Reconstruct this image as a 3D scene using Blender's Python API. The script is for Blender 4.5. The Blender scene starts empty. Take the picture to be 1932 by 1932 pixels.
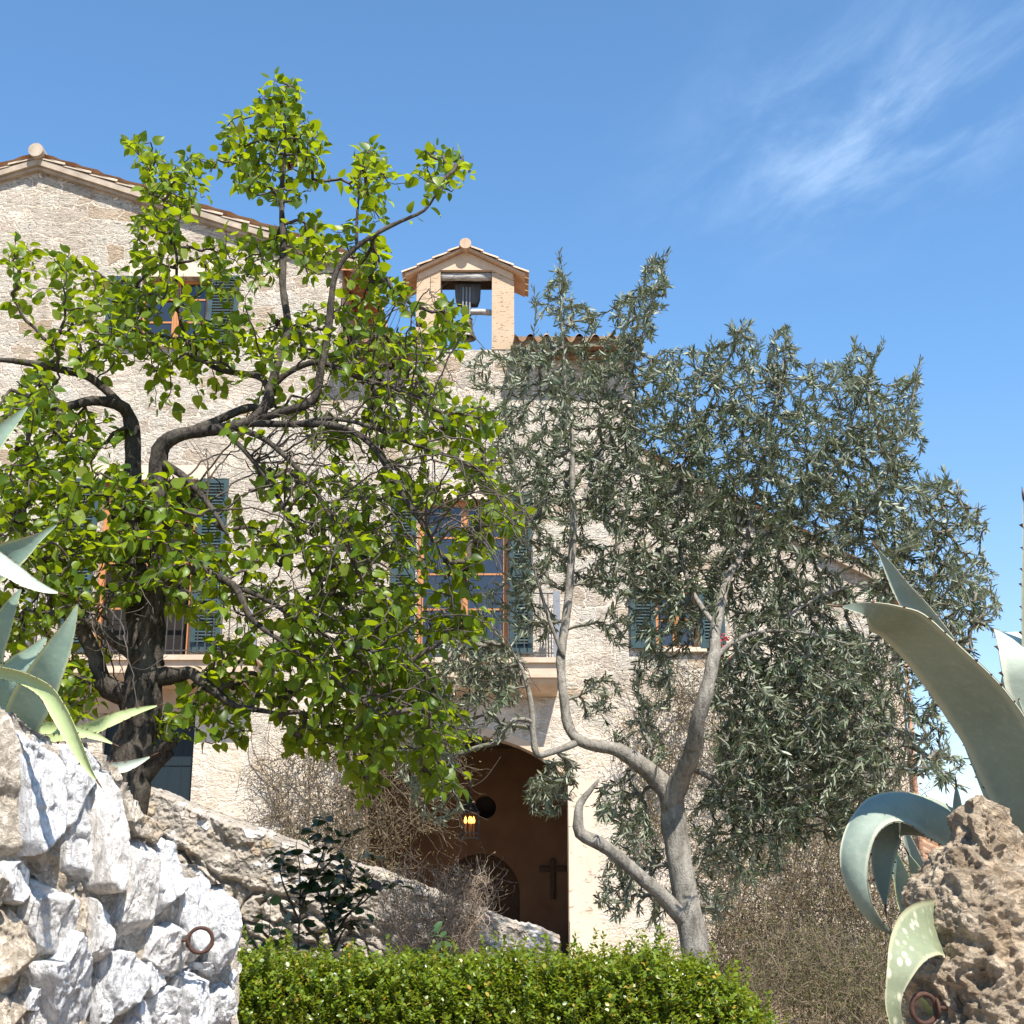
import bpy, math, random
import numpy as np
from mathutils import Vector, Matrix
from mathutils.geometry import tessellate_polygon

rng = np.random.default_rng(11)
random.seed(11)
S = bpy.context.scene
COL = S.collection
R = math.radians

# ------------------------------------------------------------------ camera, sky, sun, exposure
PITCH = R(15.5); FPX = 2550.0; HALF = 966.0; CAM = np.array([0, 0, 1.6])
cd = bpy.data.cameras.new("camera"); cam = bpy.data.objects.new("camera", cd); COL.objects.link(cam)
cam.location = CAM; cam.rotation_euler = (R(90) + PITCH, 0, 0)
cd.sensor_width = 36; cd.sensor_fit = 'HORIZONTAL'; cd.lens = 36 * FPX / (2 * HALF); cd.clip_end = 2000; cd.clip_start = .05
S.camera = cam
SUN_EL = R(56); SUN_AZ = R(157)          # azimuth clockwise from +Y
sun_dir = Vector((math.sin(SUN_AZ) * math.cos(SUN_EL), math.cos(SUN_AZ) * math.cos(SUN_EL), math.sin(SUN_EL)))
sl = bpy.data.lights.new("sun", 'SUN'); sl.energy = 5.0; sl.angle = R(.5); sl.color = (1, .94, .855)
so = bpy.data.objects.new("sun", sl); COL.objects.link(so); so.rotation_euler = sun_dir.to_track_quat('Z', 'Y').to_euler()
so.location = (3, -8, 20)
W = bpy.data.worlds.new("World"); S.world = W; W.use_nodes = True
SKY_STRENGTH = .12
def world():
    nt = W.node_tree; nd = nt.nodes; nd.clear(); L = nt.links.new
    out = nd.new('ShaderNodeOutputWorld'); bg = nd.new('ShaderNodeBackground'); bg.inputs[1].default_value = SKY_STRENGTH
    sky = nd.new('ShaderNodeTexSky'); sky.sky_type = 'NISHITA'; sky.sun_disc = False
    sky.sun_elevation = SUN_EL; sky.sun_rotation = SUN_AZ; sky.altitude = 300; sky.air_density = 1.0; sky.dust_density = .25; sky.ozone_density = 2.6
    # thin cirrus high on the right, mapped on a flat layer of air
    tc = nd.new('ShaderNodeTexCoord'); sep = nd.new('ShaderNodeSeparateXYZ'); L(tc.outputs['Generated'], sep.inputs[0])
    def M(op, a, b=None, c=None):
        m = nd.new('ShaderNodeMath'); m.operation = op
        for i, v in enumerate((a, b, c)):
            if v is None: continue
            if isinstance(v, (int, float)): m.inputs[i].default_value = v
            else: L(v, m.inputs[i])
        return m.outputs[0]
    z = M('MAXIMUM', sep.outputs[2], .05)
    u = M('DIVIDE', sep.outputs[0], z); v = M('DIVIDE', sep.outputs[1], z)
    comb = nd.new('ShaderNodeCombineXYZ'); L(u, comb.inputs[0]); L(v, comb.inputs[1])
    m0 = nd.new('ShaderNodeMapping'); L(comb.outputs[0], m0.inputs[0]); m0.inputs['Rotation'].default_value = (0, 0, R(CL_ROT))
    mp = nd.new('ShaderNodeMapping'); L(m0.outputs[0], mp.inputs[0]); mp.inputs['Scale'].default_value = (2.4, 5.2, 1); mp.inputs['Location'].default_value = (.7, .35, 0)
    n1 = nd.new('ShaderNodeTexNoise'); n1.inputs['Scale'].default_value = 1.5; n1.inputs['Detail'].default_value = 10; n1.inputs['Roughness'].default_value = .62; n1.inputs['Distortion'].default_value = .35
    L(mp.outputs[0], n1.inputs['Vector'])
    r1 = nd.new('ShaderNodeMapRange'); r1.interpolation_type = 'SMOOTHSTEP'; r1.inputs[1].default_value = .33; r1.inputs[2].default_value = .85; L(n1.outputs[0], r1.inputs[0])
    # region of the wisps: along a line in (u, v)
    def dot2(ax, ay, off): return M('ADD', M('ADD', M('MULTIPLY', u, ax), M('MULTIPLY', v, ay)), off)
    e1 = M('POWER', dot2(*CL_A), 2); e2 = M('POWER', dot2(*CL_B), 2)
    reg = M('EXPONENT', M('MULTIPLY', M('ADD', e1, e2), -1))
    mask = M('MULTIPLY', M('MULTIPLY', r1.outputs[0], reg), .36)
    mix = nd.new('ShaderNodeMix'); mix.data_type = 'RGBA'; L(mask, mix.inputs[0])
    hz = nd.new('ShaderNodeMapRange'); hz.interpolation_type = 'SMOOTHSTEP'; hz.inputs[1].default_value = .08; hz.inputs[2].default_value = .42; L(sep.outputs[2], hz.inputs[0])
    tn = nd.new('ShaderNodeMix'); tn.data_type = 'RGBA'; tn.blend_type = 'MULTIPLY'; tn.inputs[0].default_value = 1; L(sky.outputs[0], tn.inputs[6]); tm = nd.new('ShaderNodeMix'); tm.data_type = 'RGBA'; L(hz.outputs[0], tm.inputs[0]); tm.inputs[6].default_value = (.86, .88, .93, 1); tm.inputs[7].default_value = (.74, .985, 1.08, 1); L(tm.outputs[2], tn.inputs[7])
    L(tn.outputs[2], mix.inputs[6]); mix.inputs[7].default_value = (5.2, 6.4, 7.6, 1)
    L(mix.outputs[2], bg.inputs[0]); L(bg.outputs[0], out.inputs[0])
def px_dir(px, py):
    xc = (px - HALF) / FPX; yc = (HALF - py) / FPX
    return np.array([xc, math.cos(PITCH) - yc * math.sin(PITCH), math.sin(PITCH) + yc * math.cos(PITCH)])
def cl_uv(px, py): d = px_dir(px, py); d = d / d[2]; return d[:2]
_a = cl_uv(1450, 420); _b = cl_uv(1932, 0); _c = (_a + _b) / 2; _d = (_b - _a); _l = np.linalg.norm(_d); _d /= _l; _n = np.array([-_d[1], _d[0]])
CL_A = (_d[0] / (_l * .5), _d[1] / (_l * .5), -float(_c @ _d) / (_l * .5))
CL_B = (_n[0] / .20, _n[1] / .20, -float(_c @ _n) / .20)
CL_ROT = -math.degrees(math.atan2(_d[1], _d[0]))
world()
S.view_settings.view_transform = 'Standard'; S.view_settings.look = 'None'; S.view_settings.exposure = .95; S.view_settings.gamma = 1
S.cycles.max_bounces = 8; S.cycles.transparent_max_bounces = 8; S.cycles.use_denoising = True

# ------------------------------------------------------------------ geometry helpers
def at(px, py, Y):
    d = px_dir(px, py); return CAM + d * (Y / d[1])
def at_plane(px, py, p0, n):
    d = px_dir(px, py); return CAM + d * (float(np.dot(np.asarray(p0) - CAM, n)) / float(np.dot(d, n)))
def mpp(px, py, Y):                       # metres per photo pixel there
    return Y / px_dir(px, py)[1] / FPX
def _h(ix, iy, iz, s):
    n = (ix * 374761393 + iy * 668265263 + iz * 2147483647 + s * 1274126177) & 0xffffffff
    n = ((n ^ (n >> 13)) * 1274126177) & 0xffffffff
    n = (n ^ (n >> 16)) & 0xffffffff
    return n / 4294967295.0
def vnoise(p, s=0):
    p = np.asarray(p, float); f = np.floor(p).astype(np.int64); t = p - f; t = t * t * (3 - 2 * t); o = 0
    for dx in (0, 1):
        for dy in (0, 1):
            for dz in (0, 1):
                w = (t[..., 0] if dx else 1 - t[..., 0]) * (t[..., 1] if dy else 1 - t[..., 1]) * (t[..., 2] if dz else 1 - t[..., 2])
                o = o + w * _h(f[..., 0] + dx, f[..., 1] + dy, f[..., 2] + dz, s)
    return o * 2 - 1
def fbm(p, o=4, s=0, g=.5):
    p = np.asarray(p, float); a = 1; r = 0; n = 0
    for i in range(o):
        r = r + a * vnoise(p * 2 ** i + 17.3 * i, s + i); n += a; a *= g
    return r / n
def worley(p, s=0):
    """F1, F2, cell id for points (N,2|3)"""
    p = np.asarray(p, float); f = np.floor(p).astype(np.int64)
    if p.shape[-1] == 2: p = np.concatenate([p, np.zeros(p.shape[:-1] + (1,))], -1); f = np.floor(p).astype(np.int64); zr = (0,)
    else: zr = (-1, 0, 1)
    F1 = np.full(p.shape[:-1], 9.); F2 = F1.copy(); ID = np.zeros(p.shape[:-1])
    for dx in (-1, 0, 1):
        for dy in (-1, 0, 1):
            for dz in zr:
                c = f + np.array([dx, dy, dz])
                q = np.stack([c[..., 0] + _h(c[..., 0], c[..., 1], c[..., 2], s + 1), c[..., 1] + _h(c[..., 0], c[..., 1], c[..., 2], s + 2),
                              (c[..., 2] + _h(c[..., 0], c[..., 1], c[..., 2], s + 3)) if len(zr) > 1 else np.zeros(p.shape[:-1])], -1)
                d = np.linalg.norm(p - q, axis=-1); idc = _h(c[..., 0], c[..., 1], c[..., 2], s + 9)
                m = d < F1
                F2 = np.where(m, F1, np.minimum(F2, d)); ID = np.where(m, idc, ID); F1 = np.where(m, d, F1)
    return F1, F2, ID
def nrm(v):
    v = np.asarray(v, float); l = np.linalg.norm(v, axis=-1, keepdims=True); return v / np.maximum(l, 1e-9)

class MB:
    def __init__(s): s.v = []; s.f = []; s.n = 0; s.m = []
    def add(s, verts, faces, mi=0):
        verts = np.asarray(verts, float).reshape(-1, 3); s.v.append(verts)
        if isinstance(faces, np.ndarray): fl = (faces + s.n).tolist()
        else: fl = [[i + s.n for i in f] for f in faces]
        s.f.extend(fl); s.m.extend([mi] * len(fl)); s.n += len(verts); return s
    def box(s, x0, x1, y0, y1, z0, z1, mi=0):
        v = [(x0, y0, z0), (x1, y0, z0), (x1, y1, z0), (x0, y1, z0), (x0, y0, z1), (x1, y0, z1), (x1, y1, z1), (x0, y1, z1)]
        return s.add(v, [(0, 3, 2, 1), (4, 5, 6, 7), (0, 1, 5, 4), (1, 2, 6, 5), (2, 3, 7, 6), (3, 0, 4, 7)], mi)
    def prism(s, poly, y0, y1, holes=(), mi=0, back=True):
        """poly in (x, z), extruded from y0 (front) to y1"""
        loops = [list(poly)] + [list(h) for h in holes]
        tri = tessellate_polygon([[Vector((p[0], p[1], 0)) for p in l] for l in loops])
        flat = [p for l in loops for p in l]; n = len(flat)
        v = [(p[0], y0, p[1]) for p in flat] + [(p[0], y1, p[1]) for p in flat]
        f = []
        for t in tri:
            a, b, c = [flat[i] for i in t]
            cr = (b[0] - a[0]) * (c[1] - a[1]) - (b[1] - a[1]) * (c[0] - a[0])
            t = t if cr > 0 else (t[0], t[2], t[1])
            f.append(tuple(t))
            if back: f.append(tuple(i + n for i in (t[0], t[2], t[1])))
        o = 0
        for k, l in enumerate(loops):
            ar = sum(l[i - 1][0] * l[i][1] - l[i][0] * l[i - 1][1] for i in range(len(l)))
            for i in range(len(l)):
                a, b = o + i, o + (i + 1) % len(l)
                q = (b, a, a + n, b + n)
                f.append(q if (ar > 0) == (k == 0) else q[::-1])
            o += len(l)
        return s.add(v, f, mi)
    def build(s, name, mats, parent=None, smooth=False, bevel=0):
        me = bpy.data.meshes.new(name)
        V = np.concatenate(s.v) if s.v else np.zeros((0, 3))
        me.from_pydata(V.tolist(), [], s.f)
        mats = mats if isinstance(mats, (list, tuple)) else [mats]
        for m in mats: me.materials.append(m)
        if len(mats) > 1: me.polygons.foreach_set('material_index', np.array(s.m, np.int32))
        if smooth: me.polygons.foreach_set('use_smooth', np.ones(len(s.f), bool))
        me.update()
        o = bpy.data.objects.new(name, me); COL.objects.link(o)
        if parent is not None:
            o.parent = parent; r = parent
            t = Vector((0, 0, 0))
            while r is not None: t += r.location; r = r.parent
            o.matrix_parent_inverse = Matrix.Translation(-t) if parent.type == 'EMPTY' else Matrix.Identity(4)
        if bevel:
            b = o.modifiers.new('bevel', 'BEVEL'); b.width = bevel; b.segments = 2; b.limit_method = 'ANGLE'; b.angle_limit = R(50)
        return o
def tube(mb, pts, rad, sides=8, cap=True, mi=0, rough=0., seed=0):
    pts = np.asarray(pts, float); rad = np.broadcast_to(np.asarray(rad, float), (len(pts),))
    T = nrm(np.gradient(pts, axis=0)); a = np.array([0, 0, 1.]) if abs(T[0, 2]) < .9 else np.array([1., 0, 0])
    N = nrm(np.cross(T[0], a)); Ns = []
    for t in T: N = nrm(N - t * np.dot(N, t)); Ns.append(N)
    Ns = np.array(Ns); B = np.cross(T, Ns); th = np.arange(sides) / sides * 2 * np.pi
    c = np.cos(th)[None, :, None]; s_ = np.sin(th)[None, :, None]
    D = Ns[:, None] * c + B[:, None] * s_
    rr = rad[:, None, None]
    if rough:
        P = pts[:, None] + D * rr; rr = rr * (1 + rough * fbm(P * 9, 4, seed)[..., None] + rough * .6 * np.abs(fbm(P * np.array([38, 38, 12]), 3, seed + 5))[..., None])
    V = (pts[:, None] + D * rr).reshape(-1, 3)
    n = len(pts); i = np.arange(n - 1)[:, None] * sides; j = np.arange(sides)[None]; j2 = (j + 1) % sides
    F = np.stack([i + j, i + j2, i + j2 + sides, i + j + sides], -1).reshape(-1, 4)
    mb.add(V, F, mi)
    if cap:
        k = mb.n - len(V)
        mb.f.append([k + q for q in range(sides)][::-1]); mb.m.append(mi)
        mb.f.append([k + (n - 1) * sides + q for q in range(sides)]); mb.m.append(mi)
def catmull(P, step):
    P = np.asarray(P, float); Q = np.vstack([2 * P[0] - P[1], P, 2 * P[-1] - P[-2]]); out = []
    for i in range(1, len(Q) - 2):
        n = max(1, int(np.ceil(np.linalg.norm(Q[i + 1, :3] - Q[i, :3]) / step))); t = np.linspace(0, 1, n, endpoint=False)[:, None]
        a, b, c, d = Q[i - 1], Q[i], Q[i + 1], Q[i + 2]
        out.append(.5 * (2 * b + (c - a) * t + (2 * a - 5 * b + 4 * c - d) * t ** 2 + (3 * b - a - 3 * c + d) * t ** 3))
    return np.vstack(out + [P[-1:]])
def grid_faces(nu, nv):
    i = np.arange(nu - 1)[:, None] * nv; j = np.arange(nv - 1)[None]
    return np.stack([i + j, i + nv + j, i + nv + j + 1, i + j + 1], -1).reshape(-1, 4)
def lathe(mb, prof, c, sides=24, mi=0):
    prof = np.asarray(prof, float); th = np.arange(sides) / sides * 2 * np.pi
    V = np.stack([c[0] + prof[:, None, 0] * np.cos(th), c[1] + prof[:, None, 0] * np.sin(th), np.broadcast_to(c[2] + prof[:, None, 1], (len(prof), sides))], -1).reshape(-1, 3)
    i = np.arange(len(prof) - 1)[:, None] * sides; j = np.arange(sides)[None]; j2 = (j + 1) % sides
    mb.add(V, np.stack([i + j, i + j2, i + j2 + sides, i + j + sides], -1).reshape(-1, 4), mi)
def inpoly(x, y, poly):
    r = np.zeros(np.shape(x), bool); n = len(poly)
    for i in range(n):
        x0, y0 = poly[i - 1]; x1, y1 = poly[i]
        if y0 == y1: continue
        r ^= ((y0 > y) != (y1 > y)) & (x < (x1 - x0) * (y - y0) / (y1 - y0) + x0)
    return r
def tag(o, label=None, cat=None, group=None, kind=None):
    for k, v in (('label', label), ('category', cat), ('group', group), ('kind', kind)):
        if v: o[k] = v
    return o
def empty(name, loc, label, cat, group=None):
    o = bpy.data.objects.new(name, None); COL.objects.link(o); o.location = loc; o.empty_display_size = .1
    return tag(o, label, cat, group)
def thing(o, label, cat, group=None): return tag(o, label, cat, group)

# ------------------------------------------------------------------ material helpers
class NT:
    def __init__(s, name):
        s.m = bpy.data.materials.new(name); s.m.use_nodes = True; s.t = s.m.node_tree; s.t.nodes.clear()
        s.out = s.N('ShaderNodeOutputMaterial')
    def N(s, t, **k):
        n = s.t.nodes.new(t)
        for a, b in k.items(): setattr(n, a, b)
        return n
    def L(s, a, b): s.t.links.new(a, b)
    def set(s, sock, v):
        if isinstance(v, bpy.types.NodeSocket): s.L(v, sock)
        elif isinstance(v, (tuple, list)) and len(v) == 3 and sock.type == 'RGBA': sock.default_value = (*v, 1)
        else: sock.default_value = v
    def coord(s, scale=(1, 1, 1), rot=(0, 0, 0), src=None):
        if src is None: src = s.N('ShaderNodeNewGeometry').outputs['Position']
        mp = s.N('ShaderNodeMapping'); s.L(src, mp.inputs[0]); mp.inputs['Scale'].default_value = scale; mp.inputs['Rotation'].default_value = rot
        return mp.outputs[0]
    def noise(s, co, scale, detail=5, rough=.55, dist=0, color=False):
        n = s.N('ShaderNodeTexNoise'); s.L(co, n.inputs['Vector']); n.inputs['Scale'].default_value = scale; n.inputs['Detail'].default_value = detail
        n.inputs['Roughness'].default_value = rough; n.inputs['Distortion'].default_value = dist
        return n.outputs[1 if color else 0]
    def voro(s, co, scale, feature='F1', rand=1, out='Distance'):
        n = s.N('ShaderNodeTexVoronoi', feature=feature); s.L(co, n.inputs['Vector']); n.inputs['Scale'].default_value = scale; n.inputs['Randomness'].default_value = rand
        return n.outputs[out]
    def math(s, op, a, b=None, clamp=False):
        n = s.N('ShaderNodeMath', operation=op); n.use_clamp = clamp; s.set(n.inputs[0], a)
        if b is not None: s.set(n.inputs[1], b)
        return n.outputs[0]
    def ramp(s, f, stops, interp='LINEAR'):
        n = s.N('ShaderNodeValToRGB'); s.L(f, n.inputs[0]); n.color_ramp.interpolation = interp; e = n.color_ramp.elements
        while len(e) < len(stops): e.new(.5)
        for i, (p, c) in enumerate(stops):
            e[i].position = p; e[i].color = (*c, 1) if isinstance(c, tuple) else (c, c, c, 1)
        return n.outputs[0]
    def map(s, f, a, b, c=0, d=1, smooth=False):
        n = s.N('ShaderNodeMapRange'); s.L(f, n.inputs[0]); n.interpolation_type = 'SMOOTHSTEP' if smooth else 'LINEAR'
        for i, v in enumerate((a, b, c, d)): n.inputs[i + 1].default_value = v
        return n.outputs[0]
    def mix(s, f, a, b, blend='MIX'):
        n = s.N('ShaderNodeMix', data_type='RGBA', blend_type=blend); s.set(n.inputs[0], f); s.set(n.inputs[6], a); s.set(n.inputs[7], b); return n.outputs[2]
    def vadd(s, a, b, k):
        m = s.N('ShaderNodeVectorMath', operation='MULTIPLY_ADD'); s.L(b, m.inputs[0]); m.inputs[1].default_value = (k, k, k); s.L(a, m.inputs[2]); return m.outputs[0]
    def bump(s, h, dist=.02, strength=1, normal=None):
        n = s.N('ShaderNodeBump'); s.L(h, n.inputs['Height']); n.inputs['Distance'].default_value = dist; n.inputs['Strength'].default_value = strength
        if normal is not None: s.L(normal, n.inputs['Normal'])
        return n.outputs[0]
    def prin(s, base, rough=.8, normal=None, spec=.3, metal=0, **k):
        n = s.N('ShaderNodeBsdfPrincipled'); s.set(n.inputs['Base Color'], base); s.set(n.inputs['Roughness'], rough); s.set(n.inputs['Specular IOR Level'], spec)
        n.inputs['Metallic'].default_value = metal
        if normal is not None: s.L(normal, n.inputs['Normal'])
        for a, b in k.items(): s.set(n.inputs[a.replace('_', ' ')], b)
        return n.outputs[0]
    def done(s, sh): s.L(sh, s.out.inputs[0]); return s.m
    def island(s): return s.N('ShaderNodeNewGeometry').outputs['Random Per Island']

def m_plain(name, c1, c2, scale=8, rough=.8, bump=.004, spec=.3, metal=0, stretch=(1, 1, 1)):
    t = NT(name); co = t.coord(stretch); n = t.noise(co, scale, 7, .62)
    return t.done(t.prin(t.ramp(n, [(.3, c1), (.7, c2)]), rough, t.bump(n, bump), spec, metal))

def m_rubble(name, tint=1.0):
    """roughly coursed limestone rubble with flush mortar, on the x-z plane"""
    t = NT(name); pos = t.coord()
    rot = t.coord((1, 1, 1), (R(-90), 0, 0))                       # x, z, y
    w1 = t.vadd(rot, t.noise(t.coord((.9, .9, 1.3)), 1.0, 2, .5, color=True), .42)
    w2 = t.vadd(w1, t.noise(pos, 3.2, 4, .6, color=True), .36)
    w3 = t.vadd(w2, t.noise(pos, 19, 4, .65, color=True), .045)
    br = t.N('ShaderNodeTexBrick'); t.L(w3, br.inputs['Vector']); br.offset = .5; br.squash = .6; br.squash_frequency = 2
    for k, v in (('Color1', (0, 0, 0, 1)), ('Color2', (1, 1, 1, 1)), ('Mortar', (.5, .5, .5, 1)), ('Scale', 1.0), ('Mortar Size', .024), ('Mortar Smooth', .9), ('Brick Width', .50), ('Row Height', .245)): br.inputs[k].default_value = v
    rnd = br.outputs[0]
    mk = t.map(br.outputs[1], .25, .85, 1, 0, True)               # 1 on stone
    mk = t.math('MULTIPLY', mk, t.map(t.noise(pos, 1.7, 5, .65), .30, .47, .15, 1, True))
    stone = t.ramp(rnd, [(0, (.74 * tint, .64 * tint, .53 * tint)), (.3, (.84 * tint, .765 * tint, .645 * tint)), (.62, (.87 * tint, .81 * tint, .70 * tint)), (.86, (.78 * tint, .68 * tint, .565 * tint)), (1, (.66 * tint, .52 * tint, .37 * tint))])
    crev = t.noise(t.coord((5.0, 1, 13), (0, R(14), 0)), 1.5, 9, .70, 1.6)
    stone = t.mix(t.map(crev, .36, .475, .85, 0, True), stone, (.26 * tint, .20 * tint, .145 * tint))
    pit = t.noise(pos, 13, 6, .7, .6); stone = t.mix(t.map(pit, .32, .42, .6, 0, True), stone, (.30, .235, .17))
    och = t.noise(t.coord((1.2, 1, 2.2)), 1.1, 4, .6)
    stone = t.mix(t.map(och, .60, .72, 0, .6), stone, (.60, .41, .24))
    mort = t.mix(t.noise(pos, 8, 6, .7), (.66 * tint, .55 * tint, .44 * tint), (.76 * tint, .66 * tint, .535 * tint))
    c = t.mix(mk, mort, stone); big = t.noise(pos, .5, 5, .6); c = t.mix(t.map(big, .35, .7, 0, .18), c, (.55, .46, .36), 'MULTIPLY')
    sp = t.N('ShaderNodeSeparateXYZ'); t.L(pos, sp.inputs[0])
    zf = t.math('ADD', t.map(sp.outputs[2], 8.2, 3.2), t.math('MULTIPLY', t.math('SUBTRACT', t.noise(pos, .9, 6, .62), .5), 2.6))
    pl = t.map(zf, .55, .95, 0, .85, True); wear = t.noise(pos, 2.3, 7, .68)
    plc = t.mix(t.map(wear, .35, .65), (.70, .575, .435), (.82, .73, .61)); plc = t.mix(t.map(pit, .33, .41, .7, 0, True), plc, (.46, .34, .22))
    c = t.mix(pl, c, plc)
    sk = t.noise(t.coord((2.6, 1, .22)), 1.2, 6, .65); c = t.mix(t.map(sk, .52, .72, 0, .34, True), c, (.52, .45, .37), 'MULTIPLY')
    mk2 = t.math('MULTIPLY', mk, t.math('SUBTRACT', 1, t.math('MULTIPLY', pl, .85)))
    h = t.math('ADD', t.math('MULTIPLY', mk2, t.math('ADD', t.math('MULTIPLY', t.map(crev, .30, .60), 1.5), .35)), t.math('ADD', t.math('MULTIPLY', t.map(pit, .3, .6), .45), t.math('MULTIPLY', t.noise(pos, 38, 6, .7), .25)))
    return t.done(t.prin(c, .92, t.bump(h, .032, 1), .12))

def m_travertine(name, a, b, pit=(9, 1, 46), dark=.6):
    t = NT(name); v = t.noise(t.coord(pit), 1, 7, .62, .5); n = t.noise(t.coord(), 3.1, 5, .6)
    pitm = t.map(v, .30, .42, 1, 0, True)
    c = t.mix(n, a, b); c = t.mix(t.math('MULTIPLY', pitm, dark), c, (.16, .10, .055))
    grey = t.noise(t.coord((2, 1, 1.2)), 1.7, 5, .65); c = t.mix(t.map(grey, .58, .78, 0, .45), c, (.24, .20, .16))
    h = t.math('SUBTRACT', t.math('MULTIPLY', t.noise(t.coord(), 40, 5, .7), .2), pitm)
    return t.done(t.prin(c, .9, t.bump(h, .014), .15))

def m_leaf(name, stops, trans, tf=.45, rough=.38, spec=.45, back=None, vein=0):
    t = NT(name); r = t.island(); geo = t.N('ShaderNodeNewGeometry')
    c = t.ramp(r, stops)
    blot = t.noise(t.coord(), 25, 3, .5); c = t.mix(t.map(blot, .3, .75, 0, .28), c, (.5, .55, .4), 'MULTIPLY')
    if back: c = t.mix(geo.outputs['Backfacing'], c, back)
    p = t.prin(c, rough, None, spec); tr = t.N('ShaderNodeBsdfTranslucent')
    tc = t.mix(t.math('FRACT', t.math('MULTIPLY', r, 7.3)), trans, tuple(x * .62 for x in trans)); t.L(tc, tr.inputs[0])
    mx = t.N('ShaderNodeMixShader'); mx.inputs[0].default_value = tf; t.L(p, mx.inputs[1]); t.L(tr.outputs[0], mx.inputs[2])
    return t.done(mx.outputs[0])

def m_bark(name, dark, light, scale=1, ridge=(38, 38, 9), lichen=None):
    t = NT(name); w = t.vadd(t.coord(ridge), t.noise(t.coord(), 11, 4, .6, color=True), 2.0)
    v = t.noise(w, scale, 6, .65); p = t.noise(t.coord(), 5.5, 6, .66)
    c = t.mix(t.map(v, .32, .66), dark, light); c = t.mix(t.map(p, .5, .7, 0, .75), c, lichen or light)
    return t.done(t.prin(c, .9, t.bump(t.math('ADD', v, t.math('MULTIPLY', t.noise(t.coord(), 70, 5, .7), .3)), .02), .15))

def m_rock(name, c, dark, warm, scale=1, streak=(7, 7, 26), bump=.02, crk=.5):
    t = NT(name); isl = t.island()
    n1 = t.noise(t.coord(), 5 * scale, 9, .68, .3); st = t.noise(t.coord(streak, (R(20), R(12), R(35))), scale * .8, 8, .68, .8)
    f = t.noise(t.coord(), 45 * scale, 6, .7)
    b = t.mix(t.map(n1, .35, .62), dark, c); b = t.mix(t.map(isl, .62, .95, 0, .55), b, warm)
    b = t.mix(t.map(st, .30, .46, .75, 0), b, tuple(x * .45 for x in dark)); b = t.mix(t.map(f, .30, .44, .8, 0), b, tuple(x * .5 for x in warm))
    h = t.math('ADD', t.math('ADD', t.math('MULTIPLY', t.map(st, .3, .55), .7), n1), t.math('MULTIPLY', f, .45))
    return t.done(t.prin(b, .9, t.bump(h, bump), .2))

def m_tile(name):
    t = NT(name); isl = t.noise(t.coord((4.5, 2.2, 2.2)), 1, 2, .5); n = t.noise(t.coord(), 13, 6, .65)
    c = t.ramp(isl, [(.3, (.32, .165, .085)), (.5, (.42, .245, .14)), (.7, (.42, .30, .20))]); c = t.mix(t.map(n, .5, .75, 0, .6), c, (.30, .22, .15))
    return t.done(t.prin(c, .85, t.bump(n, .006), .2))

M = {}
M['facade'] = m_rubble('limestone_rubble')
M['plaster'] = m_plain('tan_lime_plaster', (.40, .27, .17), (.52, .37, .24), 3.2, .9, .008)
M['porch'] = m_plain('shaded_porch_plaster', (.105, .056, .030), (.15, .085, .048), 2.2, .9, .01)  # plaster darkened, the gloom of the porch is put into its colour
M['traver'] = m_travertine('pitted_sandstone', (.43, .31, .20), (.54, .415, .295))
M['ashlar'] = m_travertine('dressed_pale_stone', (.58, .46, .34), (.68, .56, .44), (6, 1, 10), .35)
M['cornice'] = m_plain('weathered_cornice_stone', (.29, .235, .175), (.47, .39, .305), 5, .9, .008)
M['tile'] = m_tile('clay_roof_tile')
M['soffit'] = m_plain('brick_soffit_tile', (.40, .16, .07), (.54, .26, .13), 3, .85, .004)
M['wood'] = m_plain('orange_varnished_wood', (.36, .14, .045), (.50, .23, .085), 5, .5, .003, .4, 0, (9, 9, 1))
M['darkwood'] = m_plain('dark_old_timber', (.035, .022, .014), (.075, .048, .03), 4, .8, .006, .2, 0, (12, 1, 12))
M['greywood'] = m_plain('silver_weathered_timber', (.13, .12, .11), (.60, .57, .53), 3, .85, .01, .2, 0, (1.2, 9, 14))
M['shutter'] = m_plain('teal_painted_wood', (.022, .047, .052), (.042, .078, .084), 5, .6, .002)
M['doorpaint'] = m_plain('shaded_teal_door', (.007, .015, .020), (.012, .022, .028), 5, .55, .003, .3, 0, (14, 1, .6))  # teal darkened; shade of balcony and tree put into the paint colour
M['iron'] = m_plain('black_iron', (.025, .025, .028), (.06, .055, .05), 30, .55, .001, .5)
M['rust'] = m_plain('rusty_iron', (.035, .017, .012), (.085, .04, .026), 60, .75, .002, .3)
M['railing'] = m_plain('grey_painted_iron', (.16, .17, .19), (.24, .25, .27), 20, .5, .001)
M['bronze'] = m_plain('weathered_bronze', (.10, .085, .06), (.24, .21, .16), 14, .5, .002, .5, .6)
M['plaster2'] = m_plain('smooth_tan_plaster', (.50, .365, .25), (.60, .46, .335), 4, .9, .006)
M['tile2'] = m_plain('pale_clay_tile', (.38, .25, .16), (.56, .42, .305), 7, .85, .005)
M['darkwood2'] = m_plain('grey_black_timber', (.05, .055, .062), (.10, .105, .115), 3, .8, .004, .2, 0, (12, 1, 1))
M['balc'] = m_plain('warm_balcony_stone', (.44, .325, .23), (.58, .46, .345), 4, .9, .006)
M['soffit2'] = m_plain('brown_eave_mortar', (.16, .095, .055), (.30, .20, .12), 9, .95, .01)
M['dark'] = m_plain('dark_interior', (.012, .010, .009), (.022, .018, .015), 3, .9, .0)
M['terracotta'] = m_plain('terracotta_pipe', (.30, .15, .09), (.44, .25, .16), 6, .8, .003)
def m_glass():
    t = NT('window_glass'); n = t.noise(t.coord((1, 1, 1)), 1.4, 2, .5)
    return t.done(t.prin((.018, .022, .032), .04, t.bump(n, .01), .8))
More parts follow.
